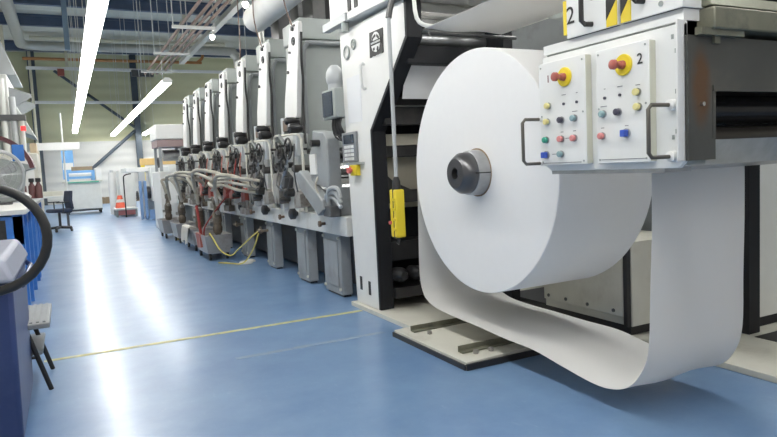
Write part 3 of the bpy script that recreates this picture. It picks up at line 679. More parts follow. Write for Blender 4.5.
# big fabric duct over the towers
fd = thing('air_duct', 'large white round duct hanging above the nearest towers', 'duct', (2.17, 6, 2.96))
MB().lathe((2.17, 7.65, 2.96), (0, -1, 0), [(0, .1), (.03, .14), (.08, .155), (3.4, .155)], 24).build('duct_tube', 'cloth', fd)
for y in (5.5, 7.3): MB().cyl((2.17, y, 3.1), (2.17, y, 7.49), .01, n=6).build('hanger_wire', 'rail', fd)
tag(MB().cyl((2.35, 8.0, 2.67), (2.35, 8.0, 7.49), .035, n=10).build('vertical_conduit', 'pipegrey'), 'thin grey conduit rising past the end of the white duct', 'pipe')
for x, y, lab in ((2.0, 7.04, 'red brown cord rising from the second white leaning frame'), (1.99, 5.97, 'red brown cord rising from the nearest white leaning frame'), (2.1, 8.1, 'red brown cord rising from the third white leaning frame')):
    tag(MB().tube([(2.085, y+.02, 2.5), (x, y, 2.8), (x, y, 3.2), (x, y, 4.2), (x, y, 7.49)], .007, 6, 3).build('cable', 'brownpipe'), lab, 'cable', 'cords above the towers')

# ------------------------------------------------------------------ ink tubs, pumps, hoses
def tub(y0, y1, x0, x1, h, label, extra):
    t = thing('ink_tub', label, 'tub', ((x0+x1)/2, (y0+y1)/2, 0), 'ink tubs along the press')
    b = MB(); e = .04
    o_b = [(x0+e,y0+e,.09),(x1-e,y0+e,.09),(x1-e,y1-e,.09),(x0+e,y1-e,.09)]; o_t = [(x0,y0,h),(x1,y0,h),(x1,y1,h),(x0,y1,h)]
    w = .015; i_t = [(x0+w,y0+w,h),(x1-w,y0+w,h),(x1-w,y1-w,h),(x0+w,y1-w,h)]; i_b = [(x0+e+w,y0+e+w,.12),(x1-e-w,y0+e+w,.12),(x1-e-w,y1-e-w,.12),(x0+e+w,y1-e-w,.12)]
    b.rings([o_b, o_t, i_t, i_b]).build('basin', 'tub', t, .004)
    if extra: MB().hexa([(x0-.004+.0,y0+.3,h-.18),(x0+.03,y0+.3,h-.18),(x0+.03,y0+.55,h-.2),(x0-.0+.0,y0+.55,h-.2),(x0-.012,y0+.28,h+.004),(x0+.02,y0+.28,h+.004),(x0+.02,y0+.58,h+.004),(x0-.012,y0+.58,h+.004)]).build('red_spill', 'tubred', t, label='spilled red ink down the side')
    for x in (x0+.07, x1-.07):
        for y in (y0+.08, y1-.08): MB().cyl((x-.015, y, .045), (x+.015, y, .045), .045, n=12).build('castor', 'rubber', t)
    return t
tub(8.5, 9.3, 1.56, 1.93, .34, 'nearest grey ink tub, stained red, beside the pedestals', True)
tub(9.75, 10.55, 1.6, 1.95, .34, 'second grey ink tub from the pedestals, draped with a pale rag', False)
tub(11.1, 11.75, 1.58, 1.92, .34, 'third grey ink tub from the pedestals', False)
tub(12.2, 12.9, 1.5, 1.9, .34, 'farthest grey ink tub, at the end of the row', False)
pm = None
for x, y, lab in ((1.8, 8.8, 'brown ink pump standing in the nearest ink tub'), (1.8, 10.1, 'brown ink pump in the second ink tub'), (1.74, 11.4, 'brown ink pump in the third ink tub'), (1.66, 12.45, 'brown bottle shaped ink pump in the farthest ink tub')):
    if pm is None:
        pm = thing('ink_pump', lab, 'pump', (x, y, .12), 'ink pumps in the tubs')
        MB().lathe((x, y, .121), (0,0,1), [(0,.085),(.03,.085),(.05,.035),(.2,.035),(.23,.06),(.3,.066),(.32,.055),(.36,.055),(.38,.066),(.48,.062),(.53,.04),(.6,.032),(.62,.045),(.68,.045),(.7,.025)], 18).build('pump_body', 'pumpbrown', pm)
        MB().cyl((x, y-.12, .62), (x, y+.1, .62), .03).cyl((x-.1, y, .5), (x, y, .5), .025).build('pipe_stub', 'inkmetal', pm)
    else: dup(pm, (x, y, .12), lab)
# rag over tub
b = MB(); rs = []; random.seed(5)
for j, (z, o) in enumerate(((.12, .035), (.22, .03), (.3, .024), (.355, .016), (.375, -.03), (.352, -.09))):
    rs.append((z, o))
grid = []
for i in range(13):
    yy = 9.82 + .6*i/12; grid.append([(1.6-o-.012*math.sin(i*1.7+z*9) - .004, yy, z + (.03*math.sin(i*1.1) if z < .2 else 0)) for z, o in rs])
V = [[b.bm.verts.new(p) for p in r] for r in grid]; V2 = [[b.bm.verts.new((p[0]-.008, p[1], p[2]+.008)) for p in r] for r in grid]
for i in range(12):
    for j in range(5):
        b.face([V[i][j], V[i+1][j], V[i+1][j+1], V[i][j+1]]); b.face([V2[i][j], V2[i][j+1], V2[i+1][j+1], V2[i+1][j]])
    b.face([V[i][0], V2[i][0], V2[i+1][0], V[i+1][0]]); b.face([V[i][5], V[i+1][5], V2[i+1][5], V2[i][5]])
for j in range(5): b.face([V[0][j], V[0][j+1], V2[0][j+1], V2[0][j]]); b.face([V[12][j], V2[12][j], V2[12][j+1], V[12][j+1]])
tag(b.build('rag', 'rag'), 'pale rag draped over the edge of the second ink tub', 'rag')
tag(MB().ball((1.72, 12.0-.2, .0), .07, .6).build('rag', 'olive'), 'small olive stained rag on the floor by the third tub', 'rag')
# ink hoses arching from pumps to units
hz = [((1.84, 8.6, .78), (1.75, 8.9, 1.02), (2.0, 9.3, .95), 'from the nearest pump to the fourth unit'), ((1.8, 8.7, .72), (1.72, 8.2, 1.12), (2.0, 7.5, .95), 'from the nearest pump towards the second unit'),
      ((1.8, 10.1, .78), (1.7, 10.3, 1.1), (2.0, 10.4, .95), 'from the second pump to the fifth unit'), ((1.78, 10.0, .7), (1.66, 9.5, 1.2), (2.0, 8.5, 1.02), 'from the second pump back to the third unit'),
      ((1.74, 11.4, .78), (1.62, 11.5, 1.1), (1.98, 11.5, .95), 'from the third pump to the sixth unit'), ((1.74, 11.3, .7), (1.6, 10.8, 1.18), (1.98, 9.8, 1.05), 'from the third pump back to the fourth unit'),
      ((1.66, 12.45, .78), (1.6, 12.5, 1.08), (1.98, 12.6, .95), 'from the farthest pump to the last unit'), ((1.7, 12.4, .7), (1.62, 11.9, 1.14), (1.98, 11.0, 1.05), 'from the farthest pump back to the fifth unit')]
for a, m_, e, lab in hz:
    q = [a, ((a[0]*.6+m_[0]*.4)-.02, a[1]*.7+m_[1]*.3, (a[2]*.35+m_[2]*.65)), m_, (m_[0]*.45+e[0]*.55, m_[1]*.45+e[1]*.55, m_[2]*.6+e[2]*.4+.04), e]
    tag(MB().tube(q, .026, 8, 5).build('ink_hose', 'hose'), 'pale arching ink hose ' + lab, 'hose', 'ink hoses')
for y, dz, lab in ((8.0, 0, 'lowest pale hose running along the third and fourth units'), (7.9, .07, 'middle pale hose running along the third and fourth units'), (7.8, .14, 'topmost pale hose running along the third and fourth units')):
    tag(MB().tube([(2.0, y-.6, .9+dz), (1.86, y-.2, .94+dz), (1.82, y+.5, 1.0+dz*.6), (1.84, y+1.2, .92+dz), (2.0, y+1.9, .9+dz*.5)], .02, 8, 5).build('ink_hose', 'hose'), lab, 'hose', 'ink hoses')
tag(MB().tube([(1.97, 8.15, 1.35), (1.9, 8.3, .95), (1.78, 8.75, .65), (1.66, 9.0, .4), (1.66, 9.0, .18)], .011, 8, 5).build('feed_hose', 'redhose'), 'dark red hose dropping into the nearest ink tub', 'hose')
tag(MB().cyl((1.64, 9.1, .14), (1.6, 9.14, .72), .02).build('ink_paddle', 'redhose'), 'red stained paddle standing in the nearest ink tub', 'paddle')
tag(MB().tube([(1.98, 7.4, .44), (1.92, 7.6, .34), (1.86, 7.9, .2), (1.8, 8.1, .1), (1.72, 8.3, .15), (1.66, 8.45, .3), (1.64, 8.55, .365), (1.66, 8.65, .3)], .009, 8, 6).build('drain_hose', 'yhose'), 'upper yellow hose looping from the pedestal valve to the tub', 'hose')
tag(MB().tube([(1.98, 7.38, .42), (1.95, 7.5, .25), (1.92, 7.75, .08), (1.86, 7.85, .015), (1.78, 8.0, .012), (1.66, 8.2, .012)], .009, 8, 6).build('drain_hose', 'yhose'), 'lower yellow hose trailing on the blue floor', 'hose')
b = MB().ball((1.95, 7.95, .0), .09, .45).ball((2.03, 8.05, .0), .07, .5)
tag(b.build('rag', 'rag'), 'off white rag on the floor beside the yellow hose', 'rag')

# ------------------------------------------------------------------ unwinder frame
uw = thing('unwinder_frame', 'tall white unwinder frame with cut away front and dark interior', 'machine', (2.3, 4.3, .035))
prof = [(4.78,.036),(4.37,.036),(4.37,1.42),(3.76,2.0),(3.76,2.24),(4.86,2.24),(4.83,1.2)]
MB().prism(prof, 'X', 2.08, 2.15).build('side_panel', 'white', uw, .004)
# dark cut edge following the opening
ed = [(4.385,.036),(4.345,.036),(4.345,1.41),(3.735,1.99),(3.735,2.24),(3.77,2.24),(3.77,2.0),(4.385,1.42)]
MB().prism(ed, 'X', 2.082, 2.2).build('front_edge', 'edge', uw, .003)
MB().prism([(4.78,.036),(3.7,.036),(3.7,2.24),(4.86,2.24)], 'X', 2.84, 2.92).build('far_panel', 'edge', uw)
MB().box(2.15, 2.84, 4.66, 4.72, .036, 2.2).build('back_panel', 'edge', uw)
MB().hexa([(2.02,4.9,2.28),(2.9,4.9,2.28),(2.9,4.9,2.8),(2.02,4.9,2.8),(2.02,3.6,2.25),(2.9,3.6,2.25),(2.9,3.6,2.8),(2.02,3.6,2.8)]).build('top_housing', 'white', uw, .008)
for y in (4.5, 4.38): MB().box(2.012, 2.022, y-.035, y+.02, 2.33, 2.44).build('vent_slot', 'ink', uw)
MB().box(2.0, 2.06, 4.55, 5.02, 2.27, 2.33).build('left_rail', 'keys', uw)
MB().cyl((2.03, 4.62, 2.2), (2.03, 4.62, 2.3), .03).build('rail_clamp', 'grey', uw)
# interior rollers and plates
MB().cyl((2.15, 3.9, 2.17), (2.84, 3.9, 2.17), .1, n=28).build('upper_roller', 'chrome', uw)
MB().cyl((2.15, 3.95, 2.02), (2.84, 3.95, 2.02), .05, n=20).build('guide_roller', 'steel', uw)
MB().cyl((2.15, 3.56, 1.98), (2.84, 3.56, 1.98), .012, n=16).build('thin_roller', 'darkgrey', uw)
MB().box(2.15, 2.84, 3.86, 3.95, 1.84, 1.965).build('dark_crossbeam', 'edge', uw, .006)
MB().box(2.15, 2.84, 4.25, 4.33, 1.45, 1.655).build('lower_crossbeam', 'blackoil', uw, .006)
MB().cyl((2.2, 4.2, 1.585), (2.8, 4.2, 1.585), .006, n=8).build('tension_rod', 'steel', uw)
MB().box(2.15, 2.84, 4.42, 4.46, 1.3, 1.39).build('beige_crossbeam', 'holebeige', uw, .006)
# plate with a rounded window over a beige guard
fr = [(2.15,.72),(2.84,.72),(2.84,1.3),(2.15,1.3)]
b = MB().box(2.15, 2.84, 4.44, 4.5, 1.2, 1.3).prism([(2.15,1.2),(2.15,.7),(2.5,.7),(2.78,.74),(2.8,1.0),(2.5,1.0),(2.22,1.12),(2.2,1.2)], 'Y', 4.44, 4.5) if False else MB().box(2.15, 2.84, 4.44, 4.5, 1.21, 1.3).box(2.78, 2.84, 4.44, 4.5, .9, 1.21)
b.prism([(2.15,1.21),(2.15,.85),(2.84,.85),(2.84,.95),(2.45,.95),(2.3,1.02),(2.19,1.12),(2.17,1.21)], 'Y', 4.44, 4.5)
b.build('window_plate', 'blackoil', uw, .006)
MB().box(2.16, 2.83, 4.58, 4.62, .8, 1.25).build('beige_guard', 'holebeige', uw)
MB().lathe((2.15, 4.3, .72), (0, 0, 1), [(0, 0.001), (.001, .001)], 8) if False else None
MB().cyl((2.55, 4.42, .78), (2.55, 4.2, .78), .06).cyl((2.55, 4.3, .78), (2.55, 4.17, .78), .085).build('brake_motor', 'midgrey', uw)
b = MB().box(2.2, 2.84, 4.4, 4.6, .4, .55)
for i in range(4): b.lathe((2.25+.14*i, 4.4, .3), (0, -1, 0), [(0, .05), (.1, .06), (.16, .03)], 12)
b.box(2.2, 2.84, 4.3, 4.6, .12, .2)
b.build('gear_train', 'black', uw)
# fittings on the white face
lg = MB().prism([(4.3,1.945),(4.08,1.95),(4.075,2.12),(4.29,2.125)], 'X', 2.074, 2.08).build('emblem_plate', 'ink', uw)
b = MB()
cy, cz = 4.187, 2.035
b.prism([(cy-.075+.0, cz-.005), (cy-.05, cz-.05), (cy, cz-.065), (cy+.05, cz-.05), (cy+.075, cz-.01)], 'X', 2.071, 2.074)
b.prism(arc((cy, cz+.008), .07, .15, PI-.15, 10), 'X', 2.071, 2.074)
b.build('emblem_globe', 'decal', lg)
b = MB().box(2.069, 2.071, cy-.09, cy+.09, cz-.012, cz+.02)
for a in (.5, 1.3, 2.3): b.obox((2.07, cy+.06*math.cos(a), cz+.05*math.sin(a)), (.002, .018, .045), (a, 0, 0))
b.obox((2.07, cy-.03, cz-.045), (.002, .02, .03), (.5, 0, 0)).obox((2.07, cy+.03, cz-.04), (.002, .025, .02), (-.3, 0, 0))
b.build('emblem_marks', 'ink', lg)
b = MB()
for i in range(7): b.box(2.067, 2.069, cy-.075+.022*i, cy-.062+.022*i, cz-.002, cz+.011)
b.build('emblem_lettering', 'decal', lg)
for y in (cy-.06, cy-.01, cy+.05): MB().box(2.073, 2.075, y-.012, y+.012, cz-.1, cz-.088).build('emblem_tab', 'decal', lg)
kp = MB().box(2.06, 2.08, 4.6, 4.88, 1.19, 1.43).build('keypad', 'bezel', uw, .004)
MB().box(2.056, 2.06, 4.64, 4.84, 1.34, 1.41).build('keypad_display', 'screen', kp)
b = MB()
for i in range(3):
    for j in range(4): b.box(2.055, 2.06, 4.65+.065*i, 4.7+.065*i, 1.205+.032*j, 1.228+.032*j)
b.build('keypad_keys', 'decal', kp)
MB().box(2.05, 2.08, 4.5, 4.86, 1.17, 1.185).build('keypad_ledge', 'grey', uw)
es = MB().box(2.04, 2.08, 4.58, 4.7, 1.08, 1.165).build('stop_box', 'yellow', uw, .006)
MB().lathe((2.0, 4.66, 1.125), (1,0,0), [(0,.022),(.015,.028),(.025,.028),(.03,.014),(.045,.014)]).build('stop_button', 'red', es)
for y, z in ((4.68, .21), (4.52, .19)): MB().box(2.077, 2.08, y-.02, y+.02, z-.06, z+.05).build('floor_slot', 'ink', uw)
MB().torus((2.072, 4.72, 2.06), (1,0,0), .05, .007).build('round_gauge', 'grey', uw)
MB().torus((2.072, 4.58, 2.1), (1,0,0), .035, .007).cyl((2.06, 4.56, 2.1), (2.08, 4.56, 2.1), .015).build('knob', 'grey', uw)
MB().tube([(2.08,4.42,1.92),(2.05,4.42,1.91),(2.05,4.41,1.75),(2.08,4.41,1.74)], .012, 8, 2).build('grip', 'decal', uw)
MB().box(2.0775, 2.08, 4.5, 4.76, 1.5, 1.86).build('instruction_sheet', 'sheet', uw)
# grey bent rail on the upper opening
tag(MB().tube([(2.06, 3.74, 2.4), (2.06, 3.6, 2.25), (2.06, 3.56, 2.07), (2.12, 3.52, 2.015), (2.3, 3.5, 2.02), (2.8, 3.5, 2.03)], .014, 8, 3).build('bent_rail', 'rail'), 'thin white bent rail across the top of the unwinder opening', 'rail')

# pendant control
pc = thing('pendant_control', 'yellow pendant control hanging on a grey cable before the unwinder', 'pendant control', (2.0, 3.9, .64))
px, py = 1.985, 3.8
MB().tube([(px, py+.0, 2.12), (px, py, 1.6), (px, py, 1.06)], .014, 8, 2).build('cable', 'keys', pc)
MB().tube([(2.04, 3.78, 2.3), (px+.02, py, 2.2), (px, py, 2.12)], .022, 8, 3).build('cable_entry', 'darkgrey', pc)
MB().lathe((px, py, 1.07), (0,0,-1), [(0,.016),(.03,.026),(.06,.028),(.1,.034)]).build('grommet', 'black', pc)
MB().box(px-.035, px+.035, py-.045, py-.002, .66, .985).build('front_shell', 'yellow', pc, .01)
MB().box(px-.035, px+.035, py+.008, py+.048, .66, .985).build('rear_shell', 'yellow', pc, .01)
MB().box(px-.03, px+.03, py-.01, py+.016, .655, .98).build('gasket', 'rubber', pc)
b = MB()
for i in range(4): b.cyl((px-.045, py-.025, .72+.066*i), (px-.033, py-.025, .72+.066*i), .01, n=10)
b.build('push_buttons', 'hazard', pc)
MB().cyl((px-.05, py+.035, .76), (px-.033, py+.035, .76), .013).build('stop_button', 'red', pc)
MB().tube([(px, py, .66), (px, py, .63), (px-.01, py, .615)], .012, 8, 2).build('bottom_loop', 'black', pc)

# ------------------------------------------------------------------ reel and web
RY, RZ, RR, RX0, RX1 = 3.0, 1.085, .688, 2.08, 2.72
rl = thing('paper_reel', 'giant reel of white paper held on a dark chuck', 'paper reel', (2.08, RY, RZ))
MB().lathe((RX0, RY, RZ), (1,0,0), [(0,.14),(0,RR-.004),(.004,RR),(RX1-RX0-.004,RR),(RX1-RX0,RR-.004),(RX1-RX0,.14)], 160).build('paper_roll', 'paperend', rl)
MB().lathe((RX0-.004, RY-.015, RZ), (1,0,0), [(0,.118),(0,.137),(.02,.137),(.02,.118)], 40).build('cardboard_core', 'card', rl)
ck = thing('reel_chuck', 'dark conical chuck gripping the middle of the paper reel', 'chuck', (2.0, RY, RZ))
MB().lathe((2.005, RY-.02, RZ), (1,0,0), [(0,.1),(0,.122),(.02,.126),(.07,.128),(.2,.128)], 48).build('steel_collar', 'steel', ck, .002)
MB().lathe((1.925, RY-.02, RZ), (1,0,0), [(.04,.0),(.04,.03),(0,.032),(0,.082),(.012,.094),(.04,.114),(.085,.118),(.09,.116),(.09,.02)], 48).build('cone_body', mat('chuck_dark', (.11, .11, .115), .3, metal=.75, var=.1), ck)
MB().lathe((1.945, RY-.02, RZ), (1,0,0), [(0,.012),(.03,.02)], 12).build('socket', 'black', ck)
MB().box(1.984, 2.074, RY-.152, RY-.138, RZ-.003, RZ+.003).build('slit', 'ink', ck)
MB().cyl((2.08, RY, RZ), (3.4, RY, RZ), .06).build('shaft', 'steel', ck)

# web : a strip following a profile in Y,Z
def web_strip(name, prof, x0, x1, th, parent, m, sub=6):
    P = [Vector((0, y, z)) for y, z in prof]; Q = []
    for i in range(len(P)-1):
        a = P[max(i-1,0)]; b_ = P[i]; c = P[i+1]; d = P[min(i+2,len(P)-1)]
        for k in range(sub):
            t = k/sub; Q.append(.5*((2*b_)+(c-a)*t+(2*a-5*b_+4*c-d)*t*t+(3*b_-a-3*c+d)*t**3))
    Q.append(P[-1]); mb = MB(); n = 10; rows = []; rows2 = []
    for i, q in enumerate(Q):
        tn = (Q[min(i+1,len(Q)-1)]-Q[max(i-1,0)]).normalized(); nn = Vector((0, -tn.z, tn.y))
        r = []; r2 = []
        for k in range(n+1):
            x = x0+(x1-x0)*k/n; w = .006*math.sin(k*.9+i*.13)*min(1, i/20)
            p = Vector((x, q.y, q.z)) + nn*w
            r.append(mb.bm.verts.new(p)); r2.append(mb.bm.verts.new(p+nn*th))
        rows.append(r); rows2.append(r2)
    for i in range(len(Q)-1):
        for k in range(n):
            mb.face([rows[i][k], rows[i][k+1], rows[i+1][k+1], rows[i+1][k]]); mb.face([rows2[i][k], rows2[i+1][k], rows2[i+1][k+1], rows2[i][k+1]])
        for k in (0, n): mb.face([rows[i][k], rows[i+1][k], rows2[i+1][k], rows2[i][k]])
    return mb.build(name, m, parent, sharp=60)
wprof = [(3.672,1.25),(3.694,1.085),(3.7,.85),(3.715,.55),(3.715,.36),(3.66,.25),(3.52,.2),(3.3,.185),(3.05,.18),(2.8,.17),(2.55,.165),(2.35,.135),(2.15,.105),(2.03,.105),(1.93,.14),(1.86,.22),(1.82,.34),(1.81,.6),(1.8,.9),(1.8,1.3),(1.8,1.75),(1.83,1.93),(1.95,2.01),(2.3,2.02),(2.9,2.0),(3.3,1.995),(3.52,1.993)]
web = web_strip('paper_web', wprof, 2.09, 2.69, .0015, None, 'sheetpaper')
tag(web, 'loose white paper web looping from the reel down and up again', 'paper web')
web2 = web_strip('inner_web', [(3.98,1.86),(4.02,1.8),(4.05,1.65),(4.2,1.57),(4.35,1.4)] if False else [(4.0,1.86),(4.02,1.74),(4.06,1.62)], 2.2, 2.8, .0015, None, 'paper', 3)
tag(web2, 'short length of pale paper inside the unwinder opening', 'paper web')

# ------------------------------------------------------------------ floor plates
fp = thing('machine_platform', 'cream steel floor platform under the unwinder frame', 'platform', (2.6, 4.2, 0))
MB().prism([(2.04,4.82),(2.04,3.78),(2.5,3.78),(2.5,2.95),(4.6,2.95),(4.6,4.82)], 'Z', 0, .034).build('plate', 'cream', fp, .003)
rp = thing('right_platform', 'worn cream floor plate with a dark slot at the right edge', 'platform', (3.6, 2, 0))
MB().prism([(3.0,.6),(4.6,.6),(4.6,2.94),(3.0,2.94)], 'Z', 0, .034).build('plate', 'cream', rp, .003)
MB().box(3.55, 4.3, 2.18, 2.32, .0342, .037).build('slot', 'ink', rp)
tp = thing('loose_floor_plate', 'cream steel floor plate with two angle bars below the reel', 'floor plate', (2.2, 3.3, 0))
MB().hexa([(1.885,2.88,.0),(2.48,2.9,.0),(2.42,3.76,.0),(1.885,3.74,.0),(1.885,2.88,.045),(2.48,2.9,.05),(2.42,3.76,.055),(1.885,3.74,.045)]).build('plate', 'cream', tp, .003)
for y, x1 in ((3.62, 2.4), (3.05, 2.35)):
    MB().prism([(y-.04,.05),(y+.01,.05),(y+.01,.085),(y+.002,.085),(y+.002,.058),(y-.04,.058)], 'X', 1.95, x1).build('angle_bar', 'ledge', tp)
for x, y in ((2.02, 3.5), (2.12, 2.97), (2.02, 2.98)):
    MB().lathe((x, y, .048), (0,0,1), [(0,.016),(.02,.016),(.022,.008)], 6).build('bolt', 'inkmetal', tp)
MB().box(1.875, 1.884, 2.88, 3.75, .0, .03).box(1.885, 2.48, 2.868, 2.88, .0, .035).build('dark_edge', 'black', tp)

# side cabinet behind the reel
sc = thing('side_cabinet', 'low cream cabinet with bolted side panel behind the reel', 'cabinet', (3.2, 3.4, .034))
MB().box(2.99, 3.5, 2.72, 3.5, .1, .62).build('body', 'cream', sc, .004)
MB().box(2.95, 2.985, 2.76, 3.47, .16, .6).build('side_panel', 'cream', sc, .003)
MB().box(2.96, 2.99, 2.73, 2.76, .1, .62).build('dark_post', 'black', sc)
MB().box(3.02, 3.48, 2.76, 4.0, .036, .1).build('plinth_shadow', 'black', sc)  # black strip under and past the cabinet, painting the shadow at its base
b = MB()
for y in (2.83, 3.05, 3.25, 3.42): b.cyl((2.944, y, .19), (2.95, y, .19), .012, n=8)
b.cyl((2.944, 2.83, .5), (2.95, 2.83, .5), .012, n=8); b.build('bolts', 'darkgrey', sc)
# far frame to the right of the web
ff = thing('carriage_frame', 'dark post and grey white panel right of the hanging paper', 'machine frame', (3.6, 2.5, .034))
MB().box(3.56, 3.665, 2.36, 2.5, .036, 1.9).build('post', 'edge', ff, .004)
MB().box(3.68, 4.5, 2.42, 2.48, .1, 1.9).build('panel', 'rail', ff, .004)
MB().box(3.68, 3.74, 2.5, 4.8, .036, 2.3).build('far_side_panel', 'midgrey', ff)
MB().box(3.68, 4.5, 2.44, 2.5, .036, .1).build('kick_strip', 'edge', ff)

# ------------------------------------------------------------------ control carriage
ca = thing('control_carriage', 'splicer carriage with white control front and grimy steel side', 'machine', (2.4, 1.8, 1.1))
# white front frame (looks along -X)
MB().prism([(2.24,1.115),(2.2,1.09),(1.54,1.09),(1.515,1.115),(1.515,1.59),(2.24,1.59)], 'X', 1.932, 1.952).build('front_frame', 'panel', ca, .003)
MB().box(1.9, 1.952, 1.515, 1.523, 1.115, 1.6).build('front_flange', 'panel', ca, .002)
b = MB()
for y, z in ((1.56,1.55),(1.545,1.5),(1.545,1.36),(1.545,1.22),(1.56,1.2)): b.box(1.93, 1.9325, y-.005, y+.005, z-.008, z+.008)
b.build('screw_heads', 'grey', ca)
def cpanel(y0, y1, z0, z1, num, numc, numpos):
    p = MB().hexa([(1.9,y0,z0),(1.932,y0-.0,z0),(1.932,y1,z0),(1.9,y1,z0),(1.9,y0,z1),(1.932,y0,z1),(1.932,y1,z1),(1.9,y1,z1)]).build('control_panel', 'panel', ca, .003)
    MB().box(1.903, 1.931, y0-.003, y0, z0+.005, z1-.005).build('panel_side', 'creamstrip', p)
    ORG[p.name] = ORG[ca.name]
    text('numeral', num, .055 if num == '2' else .045, (1.8985, *numpos), ROTX, numc, p)
    return p
p1 = cpanel(1.95, 2.23, 1.115, 1.56, '1', 'darkred', (2.168, 1.487))
p2 = cpanel(1.635, 1.89, 1.115, 1.557, '2', 'ink', (1.674, 1.491))
def button(p, y, z, m, r=.013, ln=.022):
    MB().lathe((1.9-ln, y, z), (1,0,0), [(0,r*.8),(.003,r),(.012,r),(.012,r*.75),(ln,r*.75)], 18).build('push_button', m, p)
    MB().lathe((1.896, y, z), (1,0,0), [(0,r*1.15),(.004,r*1.15)], 18).build('button_collar', 'steel', p)
for y, z, m in ((2.168,1.373,'lemon'),(2.177,1.305,'lemon'),(2.089,1.306,'navyb'),(2.012,1.307,'teal'),(2.187,1.227,'green'),(2.092,1.226,'pink'),(2.015,1.225,'pink'),(2.095,1.162,'teal')): button(p1, y, z, m)
for y, z, m in ((1.685,1.374,'lemon'),(1.682,1.32,'lemon'),(1.853,1.309,'teal'),(1.777,1.31,'navyb'),(1.86,1.224,'pink')): button(p2, y, z, m)
for p, y, z in ((p1, 2.19, 1.161), (p2, 1.74, 1.227)):
    MB().box(1.872, 1.9, y-.011, y+.011, z-.013, z+.013).build('rotary_switch', 'blueb', p, .003); MB().cyl((1.893, y, z), (1.9, y, z), .018).build('button_collar', 'steel', p)
for p, y, z in ((p1,2.075,1.372),(p1,1.998,1.372),(p2,1.846,1.37),(p2,1.77,1.373)): MB().cyl((1.895, y, z), (1.9, y, z), .006, n=10).build('indicator', 'navyb', p)
for p, y, z in ((p1,2.065,1.483),(p2,1.749,1.482)):
    MB().lathe((1.892, y, z), (1,0,0), [(0,.038),(.002,.04),(.008,.04)], 32).build('stop_plate', 'yellow', p)
    MB().lathe((1.835, y, z), (1,0,0), [(0,.012),(.003,.018),(.015,.019),(.022,.014),(.026,.011),(.04,.011),(.042,.015),(.057,.017)], 24).build('stop_button', 'mush', p)
def dashes(p, lst):
    for y, z, w in lst: MB().box(1.8985, 1.9, y-w, y+w, z-.0015, z+.0015).build('printed_mark', 'bezel', p)
dashes(p1, [(2.075,1.41,.012),(1.998,1.41,.004),(2.012,1.335,.015),(2.05,1.227,.02),(2.14,1.163,.015),(2.09,1.255,.008),(2.1,1.125,.12),(2.015,1.255,.008)])
dashes(p2, [(1.846,1.405,.004),(1.77,1.405,.012),(1.853,1.338,.016),(1.86,1.255,.008),(1.685,1.4,.01),(1.76,1.13,.11),(1.74,1.255,.008)])
for p, ys in ((p1, (1.965, 2.215)), (p2, (1.65, 1.877))):
    for y in ys:
        for z in (1.13, 1.33, 1.54): MB().cyl((1.8975, y, z), (1.9, y, z), .004, n=8).build('screw', 'grey', p)
# grab handles
for y, z0, z1, d, x in ((2.228, 1.125, 1.32, .1, 1.9), (1.556, 1.132, 1.313, .13, 1.932)):
    h = MB().tube([(x, y, z1), (x-d+.015, y, z1), (x-d, y, z1-.015), (x-d, y, z0+.015), (x-d+.015, y, z0), (x, y, z0)], .0075, 10, 1).build('grab_handle', 'handlesteel', ca)
    for z in (z0, z1):
        MB().lathe((x-.03 if d > .11 else x-.008, y, z), (1,0,0), [(0,.013),(.004,.019),(.03,.02)] if d > .11 else [(0,.01),(.008,.012)], 18).build('handle_boss', 'panel', h)
# under-side of panels, dark
MB().box(1.935, 2.075, 1.6, 2.2, 1.075, 1.092).build('bottom_lip', 'steel', ca)
MB().box(1.952, 2.06, 1.53, 2.23, 1.1, 1.6).build('wiring_box', 'grey', ca)
# steel side (looks along -Y, towards the camera)
b = MB().box(1.934, 2.075, 1.5, 1.512, 1.115, 1.545).box(2.075, 3.6, 1.5, 1.512, 1.37, 1.545)
b.build('side_plate', 'rustplate', ca)
MB().cyl((2.0, 1.488, 1.31), (2.0, 1.5, 1.31), .008, n=10).build('side_bolt', 'chrome', ca)
MB().box(2.06, 2.075, 1.498, 1.6, 1.19, 1.37).box(2.06, 3.6, 1.494, 1.505, 1.355, 1.376).build('window_frame', 'carriage', ca)
MB().cyl((2.075, 1.66, 1.3), (3.6, 1.66, 1.3), .06, n=24).build('splicing_roller', mat('roller_black', (.03, .03, .032), .25, metal=.4), ca)
MB().cyl((2.075, 1.62, 1.19), (3.6, 1.62, 1.19), .045, n=24).build('nip_roller', mat('roller_brown', (.05, .045, .04), .3, metal=.4), ca)
MB().box(2.06, 3.6, 1.74, 1.76, 1.1, 1.6).build('inner_wall', 'blackoil', ca)
MB().prism([(1.5,1.185),(1.512,1.185),(1.56,1.11),(1.7,1.085),(1.7,1.075),(1.55,1.095)], 'X', 1.96, 3.6).build('lower_tray', 'steel', ca)
MB().box(2.02, 3.6, 1.46, 1.73, 1.565, 1.64).build('top_ledge', 'ledge', ca, .006)
MB().box(1.97, 2.2, 1.475, 1.5, 1.545, 1.57).box(2.06, 2.09, 1.49, 1.5, 1.52, 1.545).build('ledge_bracket', 'ledge', ca)
MB().box(1.955, 2.02, 1.53, 1.9, 1.545, 1.6).build('dark_gap', 'black', ca)
MB().prism([(1.47,1.645),(1.73,1.645),(1.73,1.7),(1.5,1.69)], 'X', 2.02, 3.6).build('upper_ledge', 'ledge', ca, .004)
MB().box(2.1, 3.6, 1.5, 1.73, 1.7, 2.0).build('upper_housing', 'darkgrey', ca, .01)
MB().box(3.5, 3.7, 1.5, 2.36, 1.1, 1.6).build('support_arm', 'darkgrey', ca)
MB().prism([(1.52,1.6),(2.24,1.6),(2.24,1.64),(1.52,1.64)], 'X', 1.94, 2.04).build('top_rail', 'panel', ca)
